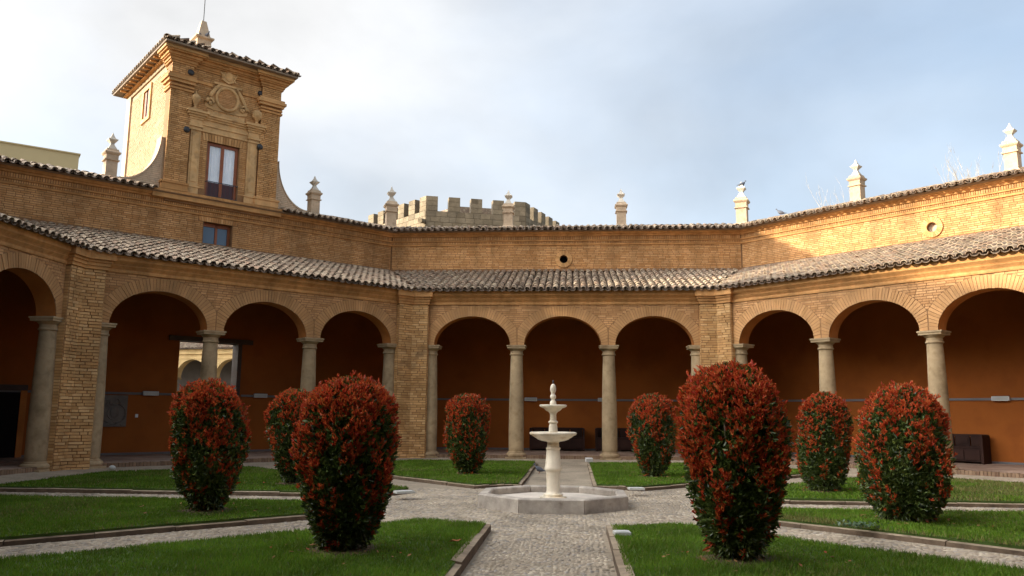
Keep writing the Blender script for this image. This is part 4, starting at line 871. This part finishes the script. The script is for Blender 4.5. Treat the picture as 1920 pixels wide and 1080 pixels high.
# ------------------------------------------------------------------ red-leaved shrubs
def shrub(i, h, w, label, nleaf, prof, redness, lsize):
    x, y = BUSH[i]; r = np.random.default_rng(100+i)
    root = thing('red_tip_shrub', label, 'shrub', Matrix.Translation((x, y, -.01)), 'clipped red-tipped shrubs on the lawns')
    h *= .935; w *= .835; nleaf = int(nleaf*1.95); lsize *= .675
    ts = np.array([p[0] for p in prof]); rs_ = np.array([p[1] for p in prof])*w/2
    lump = np.random.default_rng(200+i)
    ph = lump.random(6)*6.28; amp = .6+1.0*lump.random(4); lx, ly = lump.normal(0, .05, 2)
    def rad(t, a): return np.interp(t, ts, rs_)*(1+.06*amp[0]*np.sin(2*a+ph[5]+3*t)+.06*amp[1]*np.sin(3*a+ph[0]+7*t)+.05*amp[2]*np.sin(5*a+ph[1]-9*t)+.04*amp[3]*np.sin(9*a+16*t+ph[2]))
    # stems
    st = MB()
    for k in range(7):
        a = k*2*PI/7+r.random(); d = .05+.05*r.random(); e = .25+.1*r.random(); hh = h*(.5+.3*r.random())
        st.tube([(d*math.cos(a), d*math.sin(a), -.02), (d*1.3*math.cos(a), d*1.3*math.sin(a), .15*h), ((d+e*.4)*math.cos(a), (d+e*.4)*math.sin(a), hh*.55), ((d+e)*math.cos(a), (d+e)*math.sin(a), hh)], [.026, .022, .016, .008], 6)
    st.build('stem', 'bark', root, True)
    def leaves(pos, dirv, size, aspect, fold):
        n = len(pos); d = dirv/np.linalg.norm(dirv, axis=1, keepdims=True)
        q = r.normal(size=(n, 3)); s = np.cross(d, q); s /= np.linalg.norm(s, axis=1, keepdims=True)+1e-9; nn = np.cross(s, d)
        L_ = size[:, None]; wv = L_*aspect
        V = np.empty((n, 6, 3)); V[:, 0] = pos; V[:, 1] = pos+d*L_*.4+s*wv+nn*L_*fold; V[:, 2] = pos+d*L_*.75+s*wv*.72+nn*L_*fold*.6; V[:, 3] = pos+d*L_-nn*L_*.10
        V[:, 4] = pos+d*L_*.75-s*wv*.72+nn*L_*fold*.6; V[:, 5] = pos+d*L_*.4-s*wv+nn*L_*fold
        # two halves folded on the midrib
        F = (np.array([[0, 1, 2], [0, 2, 3], [0, 3, 4], [0, 4, 5]])[None]+6*np.arange(n)[:, None, None]).reshape(-1, 3)
        return V.reshape(-1, 3), F
    def shell(n, lo, hi):
        t = r.random(int(n*2.1)); area = np.interp(t, ts, rs_)/(rs_.max()); t = t[r.random(len(t)) < (area*.85+.15)*np.clip(.12+t/.20, 0, 1)][:n]; n = len(t)
        # extra on the dome
        a = r.random(n)*2*PI; f = lo+(hi-lo)*r.random(n)**.6; R_ = rad(t, a)*f
        P = np.c_[R_*np.cos(a)+lx*t, R_*np.sin(a)+ly*t, t*h]
        c = np.c_[.35*P[:, 0], .35*P[:, 1], np.clip(P[:, 2]-.25*h, .12*h, .6*h)]; out = P-c; out /= np.linalg.norm(out, axis=1, keepdims=True)
        return P, out, t, a
    # mature green leaves through the outer volume, darker ones inside
    P, o, t, a = shell(nleaf, .62, .985); d = o*.8+r.normal(size=P.shape)*.55+np.array([0, 0, -.12])
    V1, F1 = leaves(P, d, lsize*(.75+.5*r.random(len(P))), .20, .10)
    P, o, t, a = shell(nleaf//3, .25, .62); d = o+r.normal(size=P.shape)*.8
    V2, F2 = leaves(P, d, lsize*1.1*(.75+.5*r.random(len(P))), .22, .08)
    link('green_foliage', npmesh('green_foliage', np.r_[V1, V2], np.r_[F1, F2+len(V1)], 'leaf_green', False), root, kind='stuff')
    # red young shoots: rosettes at the surface, thick on the crown and thinner below
    ns = int(nleaf*.105); P, o, t, a = shell(ns*3, .90, 1.06)
    patch = .5+.28*np.sin(4*a+ph[3]+7*t)+.22*np.sin(7*a-9*t+ph[4])+.2*r.normal(size=len(t))
    lit = np.clip((t-.12)/.72, 0, 1)**1.25
    keep = r.random(len(t)) < np.clip(-.44+.24*redness+.74*lit+.9*np.clip((t-.78)/.14, 0, 1)+1.2*(patch-.50), .02, 1)
    P, o, t = P[keep], o[keep], t[keep]
    stray = r.random(len(P)) < .06; P = P+o*(stray*(.01+.05*r.random(len(P))))[:, None]+np.array([0, 0, .015])*stray[:, None]
    m = 6; n = len(P); ax = o+np.array([0, 0, .75])+r.normal(size=P.shape)*.25; ax /= np.linalg.norm(ax, axis=1, keepdims=True)
    q = np.cross(ax, r.normal(size=P.shape)); q /= np.linalg.norm(q, axis=1, keepdims=True); q2 = np.cross(ax, q)
    PP, DD, SS = [], [], []
    for j in range(m):
        an = 2*PI*j/m+r.random(n)*.7; sp = .35+.55*r.random(n)
        DD.append(ax+(q*np.cos(an)[:, None]+q2*np.sin(an)[:, None])*sp[:, None]); PP.append(P-o*.02+ax*(.012*j)[..., None] if False else P-o*.025+ax*(.008*j)); SS.append(lsize*(.62+.45*r.random(n)))
    V3, F3 = leaves(np.concatenate(PP), np.concatenate(DD), np.concatenate(SS), .17, .09)
    link('red_shoots', npmesh('red_shoots', V3, F3, 'leaf_red', False), root, kind='stuff')
EGG = [(0, .30), (.06, .46), (.16, .66), (.30, .86), (.45, .97), (.60, 1.0), (.74, .985), (.85, .88), (.93, .68), (.98, .42), (1, .14)]
FULL = [(0, .44), (.06, .62), (.16, .84), (.30, .92), (.45, 1.0), (.62, 1.0), (.76, .94), (.87, .78), (.94, .55), (.98, .32), (1, .12)]
TALL = [(0, .34), (.06, .50), (.16, .67), (.28, .83), (.45, .96), (.62, 1.0), (.76, .985), (.87, .88), (.94, .66), (.98, .40), (1, .14)]
shrub(5, 1.66, 1.02, 'red-topped clipped shrub with dark leggy base, left of the front path', 9500, TALL, 1.0, .085)
shrub(6, 1.80, .97, 'tallest-looking red shrub on the lawn right of the front path, red all down its sides', 9500, TALL, 1.25, .085)
shrub(4, 1.72, 1.07, 'egg-shaped red shrub growing on the lawn before the doorway opening', 7500, EGG, 1.05, .082)
shrub(7, 1.74, 1.22, 'broadest red and green shrub on the partly dried lawn, greener than the rest', 8000, FULL, .72, .082)
shrub(3, 1.74, 1.02, 'red shrub half hidden behind another shrub in front of the tower wing', 5000, EGG, 1.1, .085)
shrub(2, 1.74, 1.12, 'round deep red shrub left of the path behind the fountain', 5000, EGG, 1.25, .085)
shrub(1, 1.76, 1.10, 'round deep red shrub right of the path behind the fountain', 5000, EGG, 1.05, .085)
shrub(0, 1.74, 1.04, 'red shrub with orange top on the lawn in front of the sunlit wing', 5500, FULL, .9, .085)

# ------------------------------------------------------------------ castle battlements beyond
ct = thing('castle_tower', 'old stone castle tower with square battlements rising beyond the cloister roof', 'castle', Matrix.Translation((-5.2, 36, ZG)))
cp_ = [(-8.06, 32.0), (-2.45, 33.7), (-.55, 39.0), (-3.5, 44.0), (-9.5, 43.0), (-12.6, 36.5)]
loc = [(x+5.2, y-36) for x, y in cp_]; b = MB(); zc = 12.74-ZG; b.prism(loc, 0, zc); cw = b.build('wall', 'castle_joint', ct)
sm, ml = [], []
for e in range(6):
    p, q = Vector(loc[e]), Vector(loc[(e+1) % 6]); d = (q-p); ln = d.length; d.normalize(); nrm = Vector((d.y, -d.x))
    sp = 1.25 if e == 0 else 1.22; n = int(round((ln-.66)/sp)); sp = (ln-.66)/n; ang = math.atan2(d.y, d.x)
    for i in range(n+1):
        c = p+d*(.33+i*sp)-nrm*.25
        mr = link('merlon', MB().box(-.33, .33, -.25, .25, 0, .87).mesh('merlon', 'castle_joint'), ct, Matrix.Translation((c.x, c.y, zc)) @ Matrix.Rotation(ang, 4, 'Z'))
        if e in (0, 1, 5):
            sub = []
            for cc in range(3):
                z0 = .02+cc*.285
                if (cc+i) % 2: sub.append(TRS((0, -.245, z0+.1375), (0, 0, 0), (.645, .05, .27)))
                else:
                    w = random.uniform(.26, .40); sub += [TRS((-.322+w/2, -.245, z0+.1375), (0, 0, 0), (w-.01, .05, .27)), TRS((-.322+w+(.644-w)/2, -.245, z0+.1375), (0, 0, 0), (.644-w-.01, .05, .27))]
            me_ = bpy.data.meshes.get('stone_block') 
            if me_ is None: bb_ = MB(); bb_.v, bb_.f = list(CUBE[0]), list(CUBE[1]); me_ = bb_.mesh('stone_block', 'castle')
            for s in sub: link('stone_block', me_, mr, s)
    if e in (0, 1, 5):
        for u, z, l, h in courses(0, ln, zc-1.6, zc-.01, ch=.30, blen=.52, joint=.018):
            c = p+d*u+nrm*.008; sm.append(Matrix.Translation((c.x, c.y, z)) @ Matrix.Rotation(ang, 4, 'Z') @ Matrix.Diagonal((l, .06, h, 1)))
lay(ct, cw, *CUBE, sm, 'castle', 'stone_block', 'stone_blocks', 200)
MB().prism([(x*.5, y*.5) for x, y in loc], zc, zc+.75).build('roof', 'tile', ct)
MB().tube([(loc[0][0]-.1, loc[0][1]+.1, zc-.62), (loc[0][0]-.25, loc[0][1]-.55, zc-.72)], .14, 8).build('water_spout', 'castle', ct)

# ------------------------------------------------------------------ neighbours
bb_ = thing('apartment_block', 'plain beige rendered block with flat top beyond the tower wing roof', 'building', Matrix.Translation((-40, 34, -.12)))
h = 17.0; P150 = Vector((-1.947*h+.29, 2.925*h-12.345)); P0 = Vector((-2.156*h+.29, 2.76*h-12.345)); d = (P150-P0).normalized(); nrm = Vector((-d.y, d.x))
q = [P0-d*26, P150, P150+nrm*12, P0-d*26+nrm*12]
MB().prism([(p.x+40, p.y-34) for p in q], 0, h+1.246+.12-.0).build('wall', 'render_beige', bb_)
MB().prism([(p.x+40, p.y-34) for p in [P0-d*26.1-nrm*.08, P150+d*.08-nrm*.08, P150+d*.08+nrm*12.1, P0-d*26.1+nrm*12.1]], h+1.366, h+1.45).build('parapet', 'render_beige', bb_)
# unseen tall block added off to the left to keep the court in shade
mb = thing('shade_block', 'tall unseen block added outside the courtyard to keep it in shade', 'building', Matrix.Translation((-30, -10, -.12)))
MB().box(-4, 4, -22, 12.6, 0, 14.6).build('wall', 'mortar', mb)
MB().add([(-4.5, -22.5, 14.6), (4.5, -22.5, 14.6), (4.5, 13, 14.6), (-4.5, 13, 14.6), (0, -18, 16.0), (0, 9, 16.0)], [(0, 1, 4), (1, 2, 5, 4), (2, 3, 5), (3, 0, 4, 5), (3, 2, 1, 0)]).build('roof', 'tile', mb)
# sunlit arcade of the next courtyard, seen through the doorway
fa = thing('far_arcade', 'sunlit yellow arcade of the next courtyard seen through the doorway opening', 'building', Matrix.Translation((at_dist(395, 700, 51).x, at_dist(395, 700, 51).y, ZG)) @ Matrix.Rotation(R(-9), 4, 'Z'))
b = MB(); n = 24; BW, sp_ = 2.62, 3.35
cs = [-3.9+i*BW for i in range(-1, 5)]
for c in cs:
    r = 1.06
    for i in range(n):
        t0, t1 = PI*i/n, PI*(i+1)/n; x0, x1 = c-r*math.cos(t0), c-r*math.cos(t1); h0, h1 = sp_+r*math.sin(t0), sp_+r*math.sin(t1)
        b.add([(x0, 0, h0), (x1, 0, h1), (x1, 0, 5.0), (x0, 0, 5.0), (x0, .5, h0), (x1, .5, h1)], [(0, 1, 2, 3), (0, 4, 5, 1)])
    b.box(c+r, c+BW-r, 0, .5, sp_, 5.0)
b.build('arcade_wall', 'render_yellow', fa)
for c in cs:
    x = c+BW/2; cl = MB().lathe([(.24, 0), (.22, .2), (.19, sp_-.3), (.18, sp_-.25)], (x, .25, 0), 16).build('column', 'stone', fa, True)
    MB().box(x-.28, x+.28, -.03, .53, sp_-.14, sp_-.002).build('capital', 'stone', cl)
MB().box(-8, 8, -.12, 0, 4.72, 5.0).build('cornice', 'render_yellow', fa); MB().box(-8, 8, -.03, 0.002, 4.45, 4.52).build('band', 'render_yellow', fa)
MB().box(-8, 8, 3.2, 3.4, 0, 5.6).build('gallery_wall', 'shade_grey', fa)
MB().add([(-8, -.35, 5.0), (8, -.35, 5.0), (8, 3.4, 6.2), (-8, 3.4, 6.2)], [(0, 1, 2, 3)]).build('roof', 'tile_shadow', fa)
s_ = math.atan2(1.2, 3.75); lay(fa, fa, *COVER, [TRS((-7+i*.22, -.38+r*.36*math.cos(s_), 5.04+r*.36*math.sin(s_)), (s_-.03, random.uniform(-.05, .05), 0)) for i in range(64) for r in range(6)], 'tile', 'roof_tile', 'roof_tiles', 60, 40)

# ------------------------------------------------------------------ bare birches beyond the sunlit wing
def birch(x, ytop, dist, label, n, spread, seed):
    r = random.Random(seed); top = at_dist(x, ytop, dist); H = top.z*.93; root = thing('birch_tree', label, 'tree', Matrix.Translation((top.x, top.y, -.12)), 'bare birches beyond the sunlit wing')
    tk = MB(); tk.tube([(0, 0, 0), (.05, .02, H*.2), (0, .04, H*.42)], [.22, .18, .13], 8); tk.build('trunk', 'birch', root, True)
    cr = MB()
    def twig(p, d, ln, rad, lev):
        pts = [p]; m = 5
        for i in range(m): d = (d+Vector((r.gauss(0, .10), r.gauss(0, .10), .10))).normalized(); pts.append(pts[-1]+d*(ln/m))
        cr.tube(pts, [rad*(1-.85*i/m) for i in range(m+1)], 4)
        if lev:
            for i in range(12 if lev > 1 else 5):
                q = pts[r.randint(1, m)]; a = r.random()*2*PI; twig(q, (d*1.3+Vector((math.cos(a), math.sin(a), .35))*.5).normalized(), ln*r.uniform(.12, .30), rad*.48, lev-1)
    for i in range(n+6):
        a = r.random()*2*PI; s = spread*r.uniform(.3, 1)
        b0 = Vector((.1*math.cos(a), .1*math.sin(a), H*r.uniform(.30, .42))); tip = Vector((s*math.cos(a), s*math.sin(a), H*r.uniform(.84, 1.0)))
        twig(b0, (tip-b0).normalized(), (tip-b0).length*.92, .030, 2)
    cr.build('crown', 'birch', root)
birch(1592, 326, 42, 'pale bare birch behind the first sunlit pinnacle, twigs rising over the roof', 6, 1.0, 1)
birch(1796, 270, 40, 'pale bare birch with forked stems behind the sunlit wall, between two pinnacles', 5, .8, 2)
birch(1820, 262, 40, 'denser pale bare birch standing close beside the forked birch', 6, .7, 3)

# ------------------------------------------------------------------ pigeons and small things
n = 420; ids = rng.integers(0, 8, n); cen = np.array([BUSH[i] for i in range(8)])[ids]; rr = .18+.75*rng.random(n)**1.6; aa = rng.random(n)*2*PI
pos = np.c_[cen[:, 0]+rr*np.cos(aa), cen[:, 1]+rr*np.sin(aa), .012+.018*rng.random(n)]; a2 = rng.random(n)*2*PI; Ls = .03+.03*rng.random(n)
d = np.c_[np.cos(a2), np.sin(a2), rng.normal(0, .25, n)]; e_ = np.c_[-np.sin(a2), np.cos(a2), rng.normal(0, .3, n)]
V = np.stack([pos, pos+d*Ls[:, None]*.5+e_*Ls[:, None]*.22, pos+d*Ls[:, None], pos+d*Ls[:, None]*.5-e_*Ls[:, None]*.22], 1).reshape(-1, 3)
M('litter', [(.22, .09, .035), (.30, .15, .06), (.16, .07, .03), (.34, .06, .025)], nmix=.2, bump=0)
link('fallen_leaves', npmesh('fallen_leaves', V, np.arange(4*n).reshape(-1, 4), 'litter'), None, kind='stuff', label='scattered brown and red fallen leaves under the shrubs', category='leaf litter')
def pigeon(P, rz, s, label):
    root = thing('pigeon', label, 'bird', Matrix.Translation(P) @ Matrix.Rotation(rz, 4, 'Z') @ Matrix.Scale(s, 4))
    rings = [(-.17, .052, .012, .004), (-.10, .058, .03, .014), (-.05, .075, .048, .045), (.0, .088, .058, .058), (.05, .10, .055, .058), (.085, .125, .036, .04), (.10, .155, .024, .027), (.112, .185, .027, .028), (.125, .20, .022, .022), (.138, .20, .010, .010), (.158, .194, .003, .004)]
    v = []; f = []; n = 10
    for x, z, ry, rz_ in rings:
        for i in range(n): v.append((x, ry*math.cos(2*PI*i/n), z+rz_*math.sin(2*PI*i/n)))
    for j in range(len(rings)-1):
        for i in range(n): f.append((j*n+i, j*n+(i+1) % n, (j+1)*n+(i+1) % n, (j+1)*n+i))
    f += [tuple(range(n))[::-1], tuple(range((len(rings)-1)*n, len(rings)*n))]
    MB().add(v, f).build('body', 'pigeon', root, True)
    for sgn in (-1, 1): MB().tube([(.01, sgn*.02, .05), (.005, sgn*.022, .0), (.03, sgn*.024, .002)], .004, 5).build('leg', 'wood_red', root)
def gpt(x, y, z):
    o, d = ray(x, y); t = (z-o.z)/d.z; return o+d*t
p = gpt(1012, 888, ZG+.0); pigeon((p.x, p.y, ZG+.01), 2.9, 1.0, 'grey pigeon walking on the path behind the fountain')
cpn = Matrix.Rotation(-.5*PI/4, 4, 'Z') @ Vector((.02, AC, 0)); pigeon((cpn.x+.02, cpn.y, 7.42+1.1*1.30), .3, 1.15, 'pigeon perched on the stout corner pinnacle')
e = Matrix.Rotation(-PI/4, 4, 'Z') @ Vector((-4.55, AW+.28, 0)); pigeon((e.x, e.y, 7.63), PI-.4, 1.1, 'pigeon sitting low on the sunlit roof ridge')
tp = tw.matrix_basis @ Vector((-.22, 1.9, 0)); 
pigeon((tp.x+.20, tp.y-.12, 12.50+.53), -.4, .85, 'dark bird on the ledge of the tower\'s roof pinnacle'); pigeon((tp.x+.02, tp.y-.22, 12.50+.53), 2.0, .75, 'smaller dark bird beside it on the tower pinnacle ledge')
def plate(x, y, w, d, rz, label, z=.012):
    p = gpt(x, y, z); b = MB().box(-w/2, w/2, -d/2, d/2, -.03, .0); b.box(-w/2+.02, w/2-.02, -d/2+.02, d/2-.02, 0, .006)
    b.build('valve_cover', 'white_plate', None, label=label, category='cover').matrix_basis = TRS((p.x, p.y, z+.02), (0, 0, rz))
plate(1166, 1000, .17, .17, .1, 'pale square valve cover in the grass at the lawn corner right of the front path')
plate(1193, 917, .26, .2, .1, 'pale flat valve cover at the lawn tip right behind the fountain')
plate(758, 923, .30, .2, .5, 'pale flat valve cover on the narrow lawn tip near the half-hidden shrub')
p = gpt(210, 880, .02); MB().sphere((0, 0, .05), .07, .07, .055, 14, 8).build('lawn_light', 'white_plate', None, True, label='small round white garden light in the grass near the stained pier', category='garden light').matrix_basis = Matrix.Translation((p.x, p.y, 0))
p = gpt(1104, 866, .02); b = MB().box(-.09, .09, -.05, .05, .03, .12); b.tube([(0, 0, -.05), (0, 0, .04)], .015, 6); b.build('spotlight', 'lamp_body', None, label='small pale floodlight at the lawn corner beside the path behind the fountain', category='garden light').matrix_basis = TRS((p.x, p.y, 0), (.2, 0, .3))
p = gpt(852, 1018, .02); MB().add([(-.06, 0, .0), (-.02, .03, .02), (.05, .02, .012), (.07, 0, .03), (.04, -.028, .012), (-.03, -.025, .02)], [(0, 1, 2, 3), (0, 3, 4, 5)]).build('fallen_leaf', 'dry_leaf', None, label='curled rust-coloured fallen leaf on the lawn left of the front path', category='leaf').matrix_basis = Matrix.Translation((p.x, p.y, .03))
# grey-green weed clump in the drying lawn
p = gpt(1607, 988, .01); wd_ = thing('weed_clump', 'low grey-green weed clump on the dried edge of the lawn', 'plant', Matrix.Translation((p.x, p.y, 0)))
n = 170; pos = np.c_[rng.normal(0, .12, n), rng.normal(0, .055, n), rng.random(n)*.05]; d = np.c_[rng.normal(0, 1, n), rng.normal(0, 1, n), .25+.6*rng.random(n)]; d /= np.linalg.norm(d, axis=1, keepdims=True)
s = np.cross(d, [0, 0, 1.]); s /= np.linalg.norm(s, axis=1, keepdims=True); Lh = (.03+.03*rng.random(n))[:, None]
V = np.stack([pos, pos+d*Lh*.5+s*Lh*.3, pos+d*Lh, pos+d*Lh*.5-s*Lh*.3], 1).reshape(-1, 3)
link('leaves', npmesh('leaves', V, np.arange(4*n).reshape(-1, 4), 'weed_leaf'), wd_, kind='stuff')
